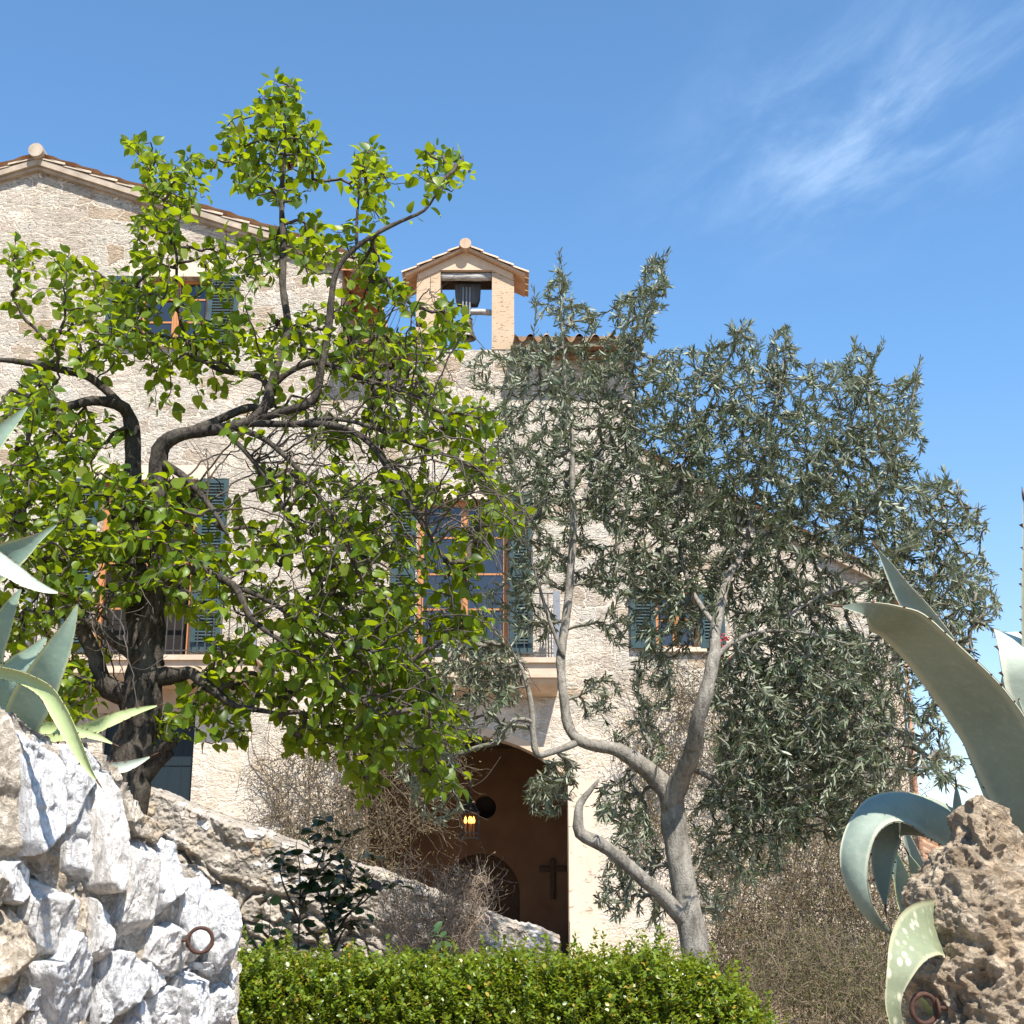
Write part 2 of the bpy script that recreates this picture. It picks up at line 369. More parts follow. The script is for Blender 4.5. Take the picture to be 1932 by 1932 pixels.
M['glass'] = m_glass()
M['rock_white'] = m_rock('white_limestone_rock', (.86, .86, .865), (.64, .63, .62), (.74, .67, .58), 2.4, (17, 17, 8), .015)
M['rock_beige'] = m_rock('beige_porous_rock', (.74, .665, .56), (.50, .425, .335), (.60, .47, .33), 2.2, (18, 18, 12), .018)
M['rock_mortar'] = m_rock('crumbly_lime_mortar', (.66, .58, .48), (.46, .39, .31), (.56, .44, .32), 3.5, (20, 20, 20), .014)
M['rock_cavity'] = m_rock('cavernous_limestone', (.66, .555, .42), (.36, .275, .185), (.40, .27, .16), 2.4, (14, 14, 14), .02)
def m_parapet():
    t = NT('mortared_rubble_stone'); pos = t.coord(); rot = t.coord((1, 1, 1), (R(-90), 0, 0))
    w = t.vadd(t.vadd(rot, t.noise(pos, 3, 4, .6, color=True), .22), t.noise(pos, 14, 4, .65, color=True), .05)
    mp = t.coord((5.2, 6.8, 4), (0, 0, R(-20)), w); e = t.voro(mp, 1, 'DISTANCE_TO_EDGE', 1); col = t.voro(mp, 1, 'F1', 1, 'Color'); sp = t.N('ShaderNodeSeparateColor'); t.L(col, sp.inputs[0])
    st = t.ramp(sp.outputs[0], [(0, (.38, .32, .25)), (.3, (.54, .47, .39)), (.55, (.62, .61, .60)), (.75, (.50, .40, .26)), (1, (.32, .25, .185))])
    n = t.noise(pos, 4, 7, .68); f = t.noise(pos, 26, 7, .7, .6); mort = t.mix(t.map(n, .35, .65), (.27, .24, .20), (.44, .385, .32))
    k = t.math('MULTIPLY', t.map(e, .06, .16, 0, 1, True), t.map(t.noise(pos, 2.2, 4, .6), .40, .52, .1, 1, True)); c = t.mix(k, mort, st); c = t.mix(t.map(f, .30, .43, .75, 0), c, (.20, .165, .125))
    gr = t.noise(pos, 1.4, 5, .65); c = t.mix(t.map(gr, .5, .72, 0, .5), c, (.30, .285, .25))
    return t.done(t.prin(c, .92, t.bump(t.math('ADD', t.math('MULTIPLY', k, .7), t.math('ADD', n, t.math('MULTIPLY', f, .6))), .03), .12))
M['parapet'] = m_parapet()
M['soil'] = m_plain('dry_garden_soil', (.16, .115, .075), (.28, .21, .14), 2, .95, .03)
M['fbark'] = m_bark('dark_fissured_bark', (.016, .013, .011), (.10, .085, .07), 1, (42, 42, 14), (.14, .125, .10))
M['obark'] = m_bark('grey_olive_bark', (.11, .098, .08), (.31, .285, .245), 1, (30, 30, 8), (.40, .37, .32))
M['twig'] = m_plain('dark_twig', (.04, .032, .025), (.11, .09, .07), 20, .85, .002)
M['otwig'] = m_plain('grey_twig', (.10, .09, .075), (.24, .215, .18), 20, .85, .002)
M['fleaf'] = m_leaf('bright_spring_leaf', [(0, (.025, .062, .008)), (.3, (.060, .125, .010)), (.75, (.135, .215, .012)), (.97, (.21, .275, .035)), (1, (.26, .22, .05))], (.44, .54, .008), .48, .40, .34)
M['oleaf'] = m_leaf('olive_leaf', [(0, (.022, .038, .016)), (.5, (.055, .080, .038)), (1, (.135, .160, .085))], (.12, .16, .02), .14, .45, .38, back=(.28, .31, .215))
M['hleaf'] = m_leaf('box_hedge_leaf', [(0, (.05, .09, .008)), (.35, (.12, .19, .012)), (.7, (.19, .26, .018)), (.93, (.20, .27, .03)), (.965, (.42, .36, .06)), (1, (.55, .27, .05))], (.40, .46, .02), .38, .32, .5)
M['rleaf'] = m_leaf('rose_leaf', [(0, (.016, .034, .014)), (.75, (.03, .06, .022)), (.92, (.055, .095, .03)), (1, (.09, .03, .025))], (.05, .12, .02), .2, .33, .5)
M['rleaf2'] = m_leaf('pale_rose_leaf', [(0, (.04, .085, .03)), (1, (.09, .15, .06))], (.10, .2, .04), .3, .35, .5)
M['tuft'] = m_leaf('tuft_leaf', [(0, (.05, .065, .025)), (.5, (.11, .11, .05)), (1, (.2, .17, .09))], (.3, .3, .1), .25, .8, .15)
M['dryleaf'] = m_leaf('dry_vine_leaf', [(0, (.09, .065, .03)), (.45, (.20, .15, .075)), (.7, (.32, .25, .14)), (.72, (.07, .085, .03)), (1, (.10, .115, .045))], (.35, .25, .1), .25, .8, .15)
M['drytwig'] = m_plain('dry_vine_twig', (.055, .043, .028), (.20, .155, .10), 6, .9, .001)
M['paletwig'] = m_plain('pale_dead_twig', (.22, .165, .12), (.42, .33, .26), 6, .9, .001)
M['deadleaf'] = m_plain('withered_leaf', (.03, .014, .008), (.07, .035, .02), 20, .8, .002)
M['petal'] = m_plain('red_petal', (.38, .015, .03), (.50, .03, .05), 20, .6, 0)
def m_agave(name, a, b, edge, spots=0):
    t = NT(name); at_ = t.N('ShaderNodeAttribute', attribute_name='edge')
    n = t.noise(t.coord((1, 1, 1)), 4, 5, .6); f = t.noise(t.coord(), 60, 4, .6)
    c = t.mix(t.map(n, .3, .7), a, b); c = t.mix(t.map(f, .5, .8, 0, .3), c, edge)
    c = t.mix(t.map(at_.outputs['Fac'], .72, .98, 0, .8, True), c, edge)
    if spots:
        v = t.voro(t.coord((1, 1, .5)), 55, 'F1', 1); v2 = t.noise(t.coord(), 9, 3, .6)
        c = t.mix(t.math('MULTIPLY', t.map(v, .15, .36, 1, 0), t.map(v2, .42, .55)), c, (.60, .57, .40))
    return t.done(t.prin(c, .6, t.bump(t.math('ADD', n, t.math('MULTIPLY', f, .1)), .01, .6), .3))
M['agave'] = m_agave('glaucous_agave', (.15, .195, .155), (.225, .275, .225), (.40, .41, .31))
M['agave_lit'] = m_agave('lit_glaucous_agave', (.36, .42, .35), (.45, .50, .42), (.52, .53, .42))  # lighter copy of the agave skin, sunlight put into the colour
M['agave_spot'] = m_agave('yellowing_agave', (.15, .18, .105), (.21, .235, .145), (.44, .42, .26), 1)
M['agave_left'] = m_agave('blue_agave', (.16, .24, .19), (.24, .325, .26), (.50, .52, .26))
M['agave_lime'] = m_agave('lime_agave', (.27, .34, .15), (.38, .45, .22), (.52, .54, .25))
M['thorn'] = m_plain('brown_thorn', (.05, .022, .012), (.10, .05, .028), 40, .5, 0)
def m_flame():
    t = NT('lit_candle_bulb'); e = t.N('ShaderNodeEmission'); e.inputs[0].default_value = (1, .42, .07, 1); e.inputs[1].default_value = 3.2; return t.done(e.outputs[0])
M['flame'] = m_flame()


# ------------------------------------------------------------------ ground
def ground():
    n = 90; g = np.linspace(-1, 1, n); k = np.sign(g) * np.abs(g) ** 2.6 * 260
    X, Y = np.meshgrid(k, k + 15, indexing='ij'); Z = np.clip((Y - 18.6) / 1.2, 0, 1) * .45
    near = (np.hypot(X, Y - 12) < 40); Z = Z + np.where(near, .05 * fbm(np.stack([X, Y, 0 * X], -1) * 1.2, 3, 3), 0) - .03
    m = MB(); m.add(np.stack([X, Y, Z], -1), grid_faces(n, n)[:, ::-1][:, [0, 3, 2, 1]])
    o = m.build('ground', M['soil'], None, True); tag(o, kind='structure')
ground()

# ------------------------------------------------------------------ the stone house
FY = 20.0
def F(px, py, Y=FY): p = at(px, py, Y); return float(p[0]), float(p[2])
def frect(x0, x1, y0, y1, Y=FY):
    ym = (y0 + y1) / 2; return F(x0, ym, Y)[0], F(x1, ym, Y)[0], F((x0 + x1) / 2, y1, Y)[1], F((x0 + x1) / 2, y0, Y)[1]
house = empty('stone_house', (-2, FY, 0), 'pale rubble stone house with tiled roofs, teal shutters and a bell gable behind the trees', 'house')
def part(name, mb, mat, par=house, **k): return mb.build(name, mat, par, **k)
PX, PZ = F(75, 318)                       # gable peak of the wall
XL = -2.74; SL = .345
XW = F(1692, 1230)[0]
zmid = F(875, 660)[1]
xm = F(1197, 740)[0]
zw0 = F(1195, 866)[1]; slw = (zw0 - F(1660, 1100)[1]) / (F(1660, 1100)[0] - xm)
def rect(a): x0, x1, z0, z1 = a; return [(x0, z0), (x1, z0), (x1, z1), (x0, z1)]
w1 = frect(264, 390, 522, 648); w2 = frect(181, 366, 905, 1250); w3 = frect(787, 960, 942, 1252); w4 = frect(1237, 1318, 1110, 1222)
wd = frect(188, 362, 1346, 1580)
ax0, ax1 = F(690, 1470)[0], F(1072, 1470)[0]; asp = F(875, 1472)[1]; acr = F(875, 1388)[1]
def arch_pts(x0, x1, zs, zc, n=20):
    h = (x1 - x0) / 2; r = zc - zs; rad = (h * h + r * r) / (2 * r); cx = (x0 + x1) / 2; cz = zc - rad; a = math.asin(h / rad)
    return [(cx + rad * math.sin(t), cz + rad * math.cos(t)) for t in np.linspace(a, -a, n)]
archhole = [(ax0, .2), (ax1, .2)] + arch_pts(ax0, ax1, asp, acr)
outline = [(2 * PX - XL, -.6), (XW + .22, -.6), (XW, zw0 - slw * (XW - xm)), (xm, zw0), (xm, zmid), (XL, zmid), (XL, PZ - SL * (XL - PX)), (PX, PZ), (2 * PX - XL, PZ - SL * (XL - PX))]
wall = MB(); wall.prism(outline, FY, FY + .42, [rect(w1), rect(w2), rect(w3), rect(w4), rect(wd), archhole])
# side walls, set back behind the front
D2 = FY + 9
wall.box(XL - .42, XL, FY + .421, D2, -.6, PZ - SL * (XL - PX) - .02)
wall.box(xm - .42, xm, FY + .421, D2, -.6, zmid - .02)
wall.box(XW - .42, XW + .1, FY + .421, D2, -.6, zw0 - slw * (XW - xm) - .05)
wall.box(2 * PX - XL, 2 * PX - XL + .42, FY + .421, D2, -.6, PZ - SL * (XL - PX) - .02)
part('wall', wall, M['facade'])

def wave_roof(name, A, B, C, D, tile_w=.22, amp=.055, courses=8, par=house):
    """barrel-tiled sheet: A-B along the eave, D-C along the top; two skins so that the eave shows open tile mouths"""
    A, B, C, D = map(np.array, (A, B, C, D)); L = np.linalg.norm(B - A); n = max(2, int(L / tile_w)); nu = n * 10 + 1; nv = courses * 3 + 1
    u = np.linspace(0, 1, nu); v = np.linspace(0, 1, nv); U, Vv = np.meshgrid(u, v, indexing='ij')
    P = (A + (B - A) * U[..., None]) * (1 - Vv[..., None]) + (D + (C - D) * U[..., None]) * Vv[..., None]
    nn = nrm(np.cross(B - A, D - A)); nn = nn if nn[2] > 0 else -nn
    ph = U * n * 2 * np.pi; row = np.floor(Vv * courses - 1e-6); fr = Vv * courses - row
    jit = .012 * vnoise(np.stack([U * n, row, 0 * U], -1), 5)
    top = amp * np.sign(np.cos(ph)) * np.abs(np.cos(ph)) ** .7 + .035 * (1 - fr) + jit
    bot = -np.abs(amp * np.cos(ph)) * np.where(np.cos(ph) > 0, .0, 1.0) + np.where(np.cos(ph) > 0, amp * .55 * np.cos(ph), 0) - .02
    m = MB(); Ff = grid_faces(nu, nv)
    m.add((P + nn * top[..., None]).reshape(-1, 3), Ff); m.add((P + nn * (bot - .015)[..., None]).reshape(-1, 3), Ff[:, ::-1])
    # second row of tile mouths below, offset by half a tile
    k = nv // 2
    low = -.075 + amp * np.cos(ph + np.pi)[:, :4] * .9
    P2 = P[:, :4] + (A - D) / np.linalg.norm(A - D) * -.05
    for dz in (0, -.016): m.add((P2 + nn * (low + dz)[..., None]).reshape(-1, 3), grid_faces(nu, 4))
    return m.build(name, M['tile'], par, True)
# main gable roof
zE = PZ - SL * (XL - PX); ov = .50; vy = FY - .16
for sgn in (1, -1):
    ex = PX + sgn * (XL - PX + ov); ez = PZ - SL * (XL - PX + ov) + .16
    a, b, c, d = (ex, vy, ez), (ex, D2, ez), (PX, D2, PZ + .16), (PX, vy, PZ + .16)
    r = wave_roof('roof', a, b, c, d, .24, .05, 15)
    if sgn == 1: rf1 = r
    # soffit boards of flat brick tile under the slope
    s_ = MB(); s_.add([(ex, vy + .03, ez - .10), (ex, D2, ez - .10), (PX + sgn * (XL - PX), D2, PZ - SL * (XL - PX) + .06), (PX + sgn * (XL - PX), vy + .03, PZ - SL * (XL - PX) + .06)], [(0, 1, 2, 3)])
    for q in range(36):
        y = vy + .05 + q * .26
        s_.box(min(ex, ex - sgn * .5), max(ex, ex - sgn * .5), y, y + .012, ez - .125, ez - .102 + .17 * 0)
    s_.build('soffit', M['soffit'], r)
    # stone cornice band under the verge and the flat verge tiles above it
    cb = MB(); slope = math.atan(SL); n = 9; Ltot = XL - PX + ov
    for (y0, z0, z1) in ((vy + .015, .0, .105), (vy + .075, -.055, -.003)):
        v = []
        for (x, y) in ((PX, 0), (ex, 0)):
            zz = PZ - SL * abs(x - PX); v += [(x, y0, zz + z0), (x, FY + .02, zz + z0), (x, y0, zz + z1), (x, FY + .02, zz + z1)]
        cb.add(v, [(0, 4, 6, 2), (1, 3, 7, 5), (0, 1, 5, 4), (2, 6, 7, 3), (0, 2, 3, 1), (4, 5, 7, 6)])
    cb.build('cornice', M['cornice'], r)
    vt = MB()
    for q in range(int(Ltot / .44) + 1):
        t0 = q * .44; t1 = min(t0 + .47, Ltot + .02)
        for k_ in range(1):
            x0 = PX + sgn * t0; x1 = PX + sgn * t1
            z0 = PZ - SL * t0 + .125 + .0; z1 = PZ - SL * t1 + .155
            pts = []
            th = np.linspace(0, np.pi, 9)
            V = []
            for (x, z, rr) in ((x0, z0, .075), (x1, z1, .088)):
                for a_ in th: V.append((x, vy + .08 - rr * math.cos(a_), z + rr * math.sin(a_) * .8 - .02))
            for (x, z, rr) in ((x0, z0, .06), (x1, z1, .073)):
                for a_ in th: V.append((x, vy + .08 - rr * math.cos(a_), z + rr * math.sin(a_) * .8 - .02))
            Fq = [(i, i + 1, i + 10, i + 9) for i in range(8)] + [(18 + i, 18 + i + 9, 18 + i + 10, 18 + i + 1) for i in range(8)] + [(9 + i, 10 + i, 28 + i, 27 + i) for i in range(8)] + [(i, 18 + i, 19 + i, i + 1) for i in range(8)]
            Fq += [(0, 9, 27, 18), (8, 26, 35, 17)]
            vt.add(V, Fq)
    vt.build('verge_tile', M['cornice'], r)
rd = MB(); tube(rd, [(PX, vy - .1, PZ + .20), (PX, D2, PZ + .15)], .12, 28); rd.build('ridge_tile', M['cornice'], rf1)
# tower-side block: eave either side of the bell gable
ye = FY - .50; zb = F(1090, 638, ye)[1]; sm = .33
bx0, bx1 = F(785, 610)[0], F(970, 610)[0]
for (x0, x1) in ((XL + .02, bx0 - .02), (bx1 + .0, xm + .13)):
    wave_roof('roof', (x0, ye, zb), (x1, ye, zb), (x1, D2, zb + sm * (D2 - ye)), (x0, D2, zb + sm * (D2 - ye)), .235, .06, 20)
    # brick soffit band and stone corbel course under the tiles
    sb = MB(); sb.add([(x0, ye + .10, zb - .12), (x1, ye + .10, zb - .12), (x1, FY + .02, zb - .02), (x0, FY + .02, zb - .02)], [(0, 1, 2, 3), (0, 3, 2, 1)]); sb.build('soffit', M['soffit'], house)
    mf = MB(); mf.box(x0 + .01, x1 - .01, ye + .05, ye + .12, zb - .115, zb + .05); mf.box(x0, x1, FY - .10, FY - .003, zb - .17, zb - .125); mf.build('eave_mortar', M['soffit2'], house)
# lean-to wing roof going down to the right
ez = zw0 - slw * (XW - xm); ox = .38
a, b, c, d = (XW + ox, FY - .14, ez - slw * ox + .12), (XW + ox, D2, ez - slw * ox + .12), (xm, D2, zw0 + .12), (xm, FY - .14, zw0 + .12)
rw = wave_roof('roof', a, b, c, d, .24, .05, 11)
s_ = MB()
v = []
for (x) in (xm + .002, XW + ox):
    zz = zw0 - slw * (x - xm); v += [(x, FY - .12, zz - .03), (x, FY + .02, zz - .03), (x, FY - .12, zz + .09), (x, FY + .02, zz + .09)]
s_.add(v, [(0, 4, 6, 2), (1, 3, 7, 5), (0, 1, 5, 4), (2, 6, 7, 3), (0, 2, 3, 1), (4, 5, 7, 6)]); s_.build('cornice', M['cornice'], rw)
s_ = MB(); s_.box(XW + .002, XW + ox, FY + .03, D2, ez - slw * ox + .0, ez - slw * ox + .04); s_.build('soffit', M['soffit'], rw)

# bell gable
def bell_gable():
    yb0, yb1 = FY, FY + .60
    o0, o1 = F(830, 600)[0], F(928, 600)[0]; zt = F(878, 512)[1]; cx = (bx0 + bx1) / 2
    pk = F(875, 474)[1]; gs = .50
    def gz(x): return pk - gs * abs(x - cx)
    g = MB()
    g.prism([(bx0, zmid + .003), (o0, zmid + .003), (o0, zt), (o1, zt), (o1, zmid + .003), (bx1, zmid + .003), (bx1, gz(bx1)), (cx, pk), (bx0, gz(bx0))], yb0 - .012, yb1)
    root = g.build('bell_gable', M['traver'], house)
    # smooth plaster of the pediment, slightly proud
    p = MB(); p.prism([(bx0 + .03, zt - .16), (o0 - .0, zt + .012), (o1 + .0, zt + .012), (bx1 - .03, zt - .16), (bx1 - .012, gz(bx1) - .02), (cx, pk - .02), (bx0 + .012, gz(bx0) - .02)], yb0 - .03, yb0 - .013); p.build('pediment', M['plaster2'], root)
    for sgn in (1, -1):
        r = MB(); Ltot = (bx1 - cx) + .20
        segs = 4
        for (row, yy) in enumerate((yb0 - .09, yb0 + .15, yb0 + .39, yb0 + .63)):
            for q in range(segs):
                t0 = q * Ltot / segs; t1 = (q + 1) * Ltot / segs + .04
                th = np.linspace(0, np.pi, 9); V = []
                for rr_ in (0, .016):
                    for (t, lift, rr) in ((t0, .03, .10), (t1, .055, .115)):
                        for a_ in th: V.append((cx + sgn * t, yy + .03 - (rr - rr_) * math.cos(a_), pk - gs * t + lift + (rr - rr_) * math.sin(a_) * .55))
                Fq = [(i, i + 1, i + 10, i + 9) for i in range(8)] + [(18 + i, 27 + i, 28 + i, 19 + i) for i in range(8)] + [(9 + i, 10 + i, 28 + i, 27 + i) for i in range(8)] + [(i, 18 + i, 19 + i, i + 1) for i in range(8)] + [(0, 9, 27, 18), (8, 26, 35, 17)]
                r.add(V, Fq)
        # bedding slab of brick under the tiles
        v = []
        for t in (0, Ltot - .02):
            x = cx + sgn * t; z = pk - gs * t; v += [(x, yb0 - .13, z - .012), (x, yb1 + .10, z - .012), (x, yb0 - .13, z + .032), (x, yb1 + .10, z + .032)]
        r.add(v, [(0, 4, 6, 2), (1, 3, 7, 5), (0, 1, 5, 4), (2, 6, 7, 3), (0, 2, 3, 1), (4, 5, 7, 6)])
        r.build('roof', M['tile2'], root)
    rt = MB(); tube(rt, [(cx, yb0 - .20, pk + .045), (cx, yb1 + .12, pk + .02)], .092, 28); rt.build('ridge_tile', M['tile2'], root)
    bm = MB(); pts = catmull([(o0 + .002, yb0 + .07, zt - .07), (cx - .1, yb0 + .075, zt - .062), (cx + .15, yb0 + .065, zt - .075), (o1 - .002, yb0 + .07, zt - .066)], .05); tube(bm, pts, .062, 12, True, 0, .12, 3); bm.build('lintel_beam', M['greywood'], root, True)
    bd = MB(); bd.box(o0 + .002, o1 - .002, yb0 + .15, yb1 - .004, zt - .05, zt - .004); bd.build('lintel_board', M['darkwood'], root)
    # the bell
    bt = empty('church_bell', (cx, FY + .3, zmid + .2), 'old bronze bell hanging from a dark timber yoke in the bell gable', 'bell')
    yb = FY + .33; bxc = F(880, 620, yb)[0]; zm = F(880, 638, yb)[1]; zc = F(880, 598, yb)[1]; hb = zc - zm; rb = 19 * mpp(880, 630, yb)
    b = MB(); lathe(b, [(.0, hb), (rb * .35, hb), (rb * .52, hb * .93), (rb * .58, hb * .8), (rb * .60, hb * .62), (rb * .64, hb * .42), (rb * .72, hb * .25), (rb * .86, hb * .1), (rb, .0), (rb * .97, -.012), (rb * .88, 0), (rb * .72, hb * .15), (rb * .58, hb * .4), (rb * .5, hb * .8), (0, hb * .88)], (bxc, yb, zm), 32); 
    for zz in (.86, .66, .2): lathe(b, [(rb * (.59 if zz > .3 else .775) - .004, hb * zz - .006), (rb * (.59 if zz > .3 else .775) + .006, hb * zz), (rb * (.59 if zz > .3 else .775) - .004, hb * zz + .006)], (bxc, yb, zm), 32)
    bo = b.build('bell_body', M['bronze'], bt, True)
    y_ = MB(); x0, x1, z0, z1 = frect(858, 907, 545, 576, yb)
    y_.prism([(x0 + .05, z0), (x1 - .05, z0), (x1 - .012, z0 + .12), (x1, z1 + .05), (x0, z1 + .05), (x0 + .012, z0 + .12)], yb - .1, yb + .1)
    y_.box(bxc - .075, bxc + .075, yb - .085, yb + .085, zc + .04, z0 + .001)
    y_.build('yoke', M['darkwood2'], bt, bevel=.012)
    st = MB()
    for dx in (-.055, 0, .055): st.box(bxc + dx - .012, bxc + dx + .012, yb - .112, yb - .1, zc - .01, z1 - .02)
    tube(st, [(bxc, yb, zc - .03), (bxc, yb, zc + .06)], .05, 12); st.build('iron_strap', M['railing'], bt)
    a0 = at(886, 589, yb - .05); a1 = at(926, 590, yb - .05); am = MB(); tube(am, catmull([a0, (a0 + a1) / 2 + np.array([0, 0, .01]), a1], .04), .05, 10, True, 0, .1, 5); tube(am, [a1 - np.array([.02, 0, 0]), a1 + np.array([.06, 0, 0])], .045, 10); am.build('swing_arm', M['greywood'], bt, True)
    cl = MB(); tube(cl, [(bxc, yb, zm + hb * .6), (bxc + .01, yb, zm - .01)], [.012, .012], 8); lathe(cl, [(0, -.045), (.03, -.03), (.038, 0), (.03, .03), (0, .045)], (bxc + .01, yb, zm + .01), 14); cl.build('clapper', M['iron'], bt, True)
bell_gable()

# windows, shutters, doors
def window(r, mul, bars, jamb=.055, setb=.16, sill=True, name='window', open_=False, pane=True):
    x0, x1, z0, z1 = r; y = FY + setb; f = MB(); e = .003
    f.box(x0 + e, x0 + jamb, y, y + .07, z0 + e, z1 - e); f.box(x1 - jamb, x1 - e, y, y + .07, z0 + e, z1 - e)
    f.box(x0 + jamb, x1 - jamb, y, y + .07, z1 - jamb, z1 - e); f.box(x0 + jamb, x1 - jamb, y, y + .07, z0 + e, z0 + jamb)
    root = f.build(name, M['wood'], house)
    s = MB()
    for q in mul: xx = x0 + (x1 - x0) * q; s.box(xx - .055, xx + .055, y + .012, y + .06, z0 + jamb, z1 - jamb); s.box(xx - .02, xx + .02, y - .006, y + .012, z0 + jamb, z1 - jamb)
    for q in bars:
        zz = z0 + (z1 - z0) * q; xs = [x0 + jamb] + [x0 + (x1 - x0) * k for k in mul] + [x1 - jamb]
        for i in range(len(xs) - 1): s.box(xs[i] + (.056 if i else 0), xs[i + 1] - (.056 if i < len(mul) else 0), y + .02, y + .05, zz - .014, zz + .014)
    s.build('glazing_bar', M['wood'], root)
    if pane: p = MB(); p.box(x0 + jamb, x1 - jamb, y + .033, y + .037, z0 + jamb, z1 - jamb); p.build('pane', M['glass'], root)
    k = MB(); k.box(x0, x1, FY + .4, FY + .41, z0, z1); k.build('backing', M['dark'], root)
    if sill: k = MB(); k.box(x0 - .10, x1 + .10, FY - .07, FY + .16, z0 - .075, z0 - .001); k.build('sill', M['ashlar'], root, bevel=.01)
    l = MB(); l.box(x0 - .22, x1 + .22, FY - .009, FY + .1, z1 + .001, z1 + .23); l.build('lintel', M['ashlar'], root)
    return root
def shutter(r, lower_panel=0.):
    x0, x1, z0, z1 = r; y0, y1 = FY - .075, FY - .035; j = .07; s = MB()
    s.box(x0, x0 + j, y0, y1, z0, z1); s.box(x1 - j, x1, y0, y1, z0, z1); zs = [z0, z0 + .10]
    s.box(x0 + j, x1 - j, y0, y1, z0, z0 + .10); s.box(x0 + j, x1 - j, y0, y1, z1 - .08, z1)
    zl = z0 + .10
    if lower_panel: zl = z0 + lower_panel; s.box(x0 + j, x1 - j, y0 + .012, y1 - .006, z0 + .1, zl); s.box(x0 + j, x1 - j, y0, y1, zl, zl + .07); zl += .07
    elif z1 - z0 > 1.6: zm_ = (z0 + z1) / 2; s.box(x0 + j, x1 - j, y0, y1, zm_ - .05, zm_ + .05)
    n = int((z1 - .08 - zl) / .048)
    for i in range(n):
        z = zl + (i + .5) * (z1 - .08 - zl) / n
        s.add([(x0 + j, y0 + .002, z - .018), (x1 - j, y0 + .002, z - .018), (x1 - j, y1 - .002, z + .018), (x0 + j, y1 - .002, z + .018), (x0 + j, y0 + .002, z - .010), (x1 - j, y0 + .002, z - .010), (x1 - j, y1 - .002, z + .026), (x0 + j, y1 - .002, z + .026)],
              [(0, 1, 5, 4), (4, 5, 6, 7), (3, 2, 1, 0), (2, 3, 7, 6)])
    o = s.build('shutter', M['shutter'], house)
    for z in (z0 + .25, z1 - .25):
        for xx in (x0 + .02, x1 - .06): h = MB(); h.box(xx, xx + .04, y1, FY - .002, z - .03, z + .03); h.build('hinge', M['iron'], o)
    return o
window(w1, [.5], [.38, .72]); shutter(frect(203, 262, 524, 655)); shutter(frect(393, 450, 523, 655))
window(w2, [.5], [.3, .55, .78], .09, .16, False, 'balcony_door', pane=False); shutter(frect(124, 178, 905, 1232)); shutter(frect(370, 424, 905, 1232))
window(w3, [.51], [.335, .55, .775], .085, .14, False, 'balcony_door'); shutter(frect(739, 784, 930, 1236)); shutter(frect(962, 1005, 930, 1236))
window(w4, [.5], [.5]); shutter(frect(1189, 1236, 1112, 1224)); shutter(frect(1319, 1366, 1110, 1224))
d = MB(); x0, x1, z0, z1 = wd
d.box(x0 + .003, x1 - .003, FY + .12, FY + .17, z0 + .003, z1 - .003); dr = d.build('garden_door', M['doorpaint'], house)
tb = MB(); n = 7
for i in range(1, n): xx = x0 + (x1 - x0) * i / n; tb.box(xx - .006, xx + .006, FY + .113, FY + .12, z0 + .02, z1 - .02)
tb.box(x0 + .01, x1 - .01, FY + .108, FY + .119, z1 - .75, z1 - .62); tb.build('door_batten', M['doorpaint'], dr)
lt = MB(); lt.box(x0 - .45, x1 + .35, FY - .012, FY + .1, z1 + .001, z1 + .62); lt.build('lintel', M['plaster'], house)

def balcony(px0, px1, pyt, pyf, pyb, posts, rail_py):
    yb = FY - .56
    x0, zt = F(px0, pyt, yb); x1 = F(px1, pyt, yb)[0]; zf = F(px0, pyf, yb)[1]; zl = F(px0, pyb, yb)[1]
    s = MB(); s.box(x0 - .05, x1 + .05, yb - .05, FY - .002, zt - .075, zt); s.box(x0, x1, yb, FY - .002, zf, zt - .075); s.box(x0 - .025, x1 + .025, yb - .025, FY - .002, zf - .05, zf - .001)
    # hollow curve under the slab
    prof = [(yb + .02 + .42 * (1 - math.cos(t)), zf - .051 - (zf - zl) * math.sin(t)) for t in np.linspace(0, math.pi / 2, 9)] + [(FY - .002, zl - .06), (FY - .002, zf - .051)]
    m = len(prof); V = [(x0 + .03, p[0], p[1]) for p in prof] + [(x1 - .03, p[0], p[1]) for p in prof]
    s.add(V, [(i, i + m, (i + 1) % m + m, (i + 1) % m) for i in range(m)] + [tuple(range(m)), tuple(range(m, 2 * m))[::-1]])
    root = s.build('balcony', M['balc'], house)
    zr = F((px0 + px1) / 2, rail_py, yb + .06)[1]; r = MB(); yr = yb + .05
    r.box(x0 + .04, x1 - .04, yr - .02, yr + .02, zr - .012, zr); r.box(x0 + .04, x1 - .04, yr - .012, yr + .012, zt + .07, zt + .085)
    n = int((x1 - x0) / .115)
    for i in range(1, n): xx = x0 + .04 + (x1 - x0 - .08) * i / n; r.box(xx - .0075, xx + .0075, yr - .0075, yr + .0075, zt + .001, zr - .012)
    for xx in (x0 + .05, x1 - .05):
        r.box(xx - .006, xx + .006, yr + .02, FY - .003, zr - .012, zr - .001)
        for k in range(1, 5): r.box(xx - .0075, xx + .0075, yr + k * .1, yr + k * .1 + .015, zt + .001, zr - .012)
    r.build('railing', M['iron'], root)
    for xx in (x0 + .03, x1 - .03): p = MB(); p.box(xx - .05, xx + .05, yr - .05, yr + .05, zt + .001, zr + .02); p.build('post', M['railing'], root)
balcony(38, 478, 1236, 1263, 1282, None, 1117)
balcony(697, 1055, 1241, 1272, 1297, None, 1119)

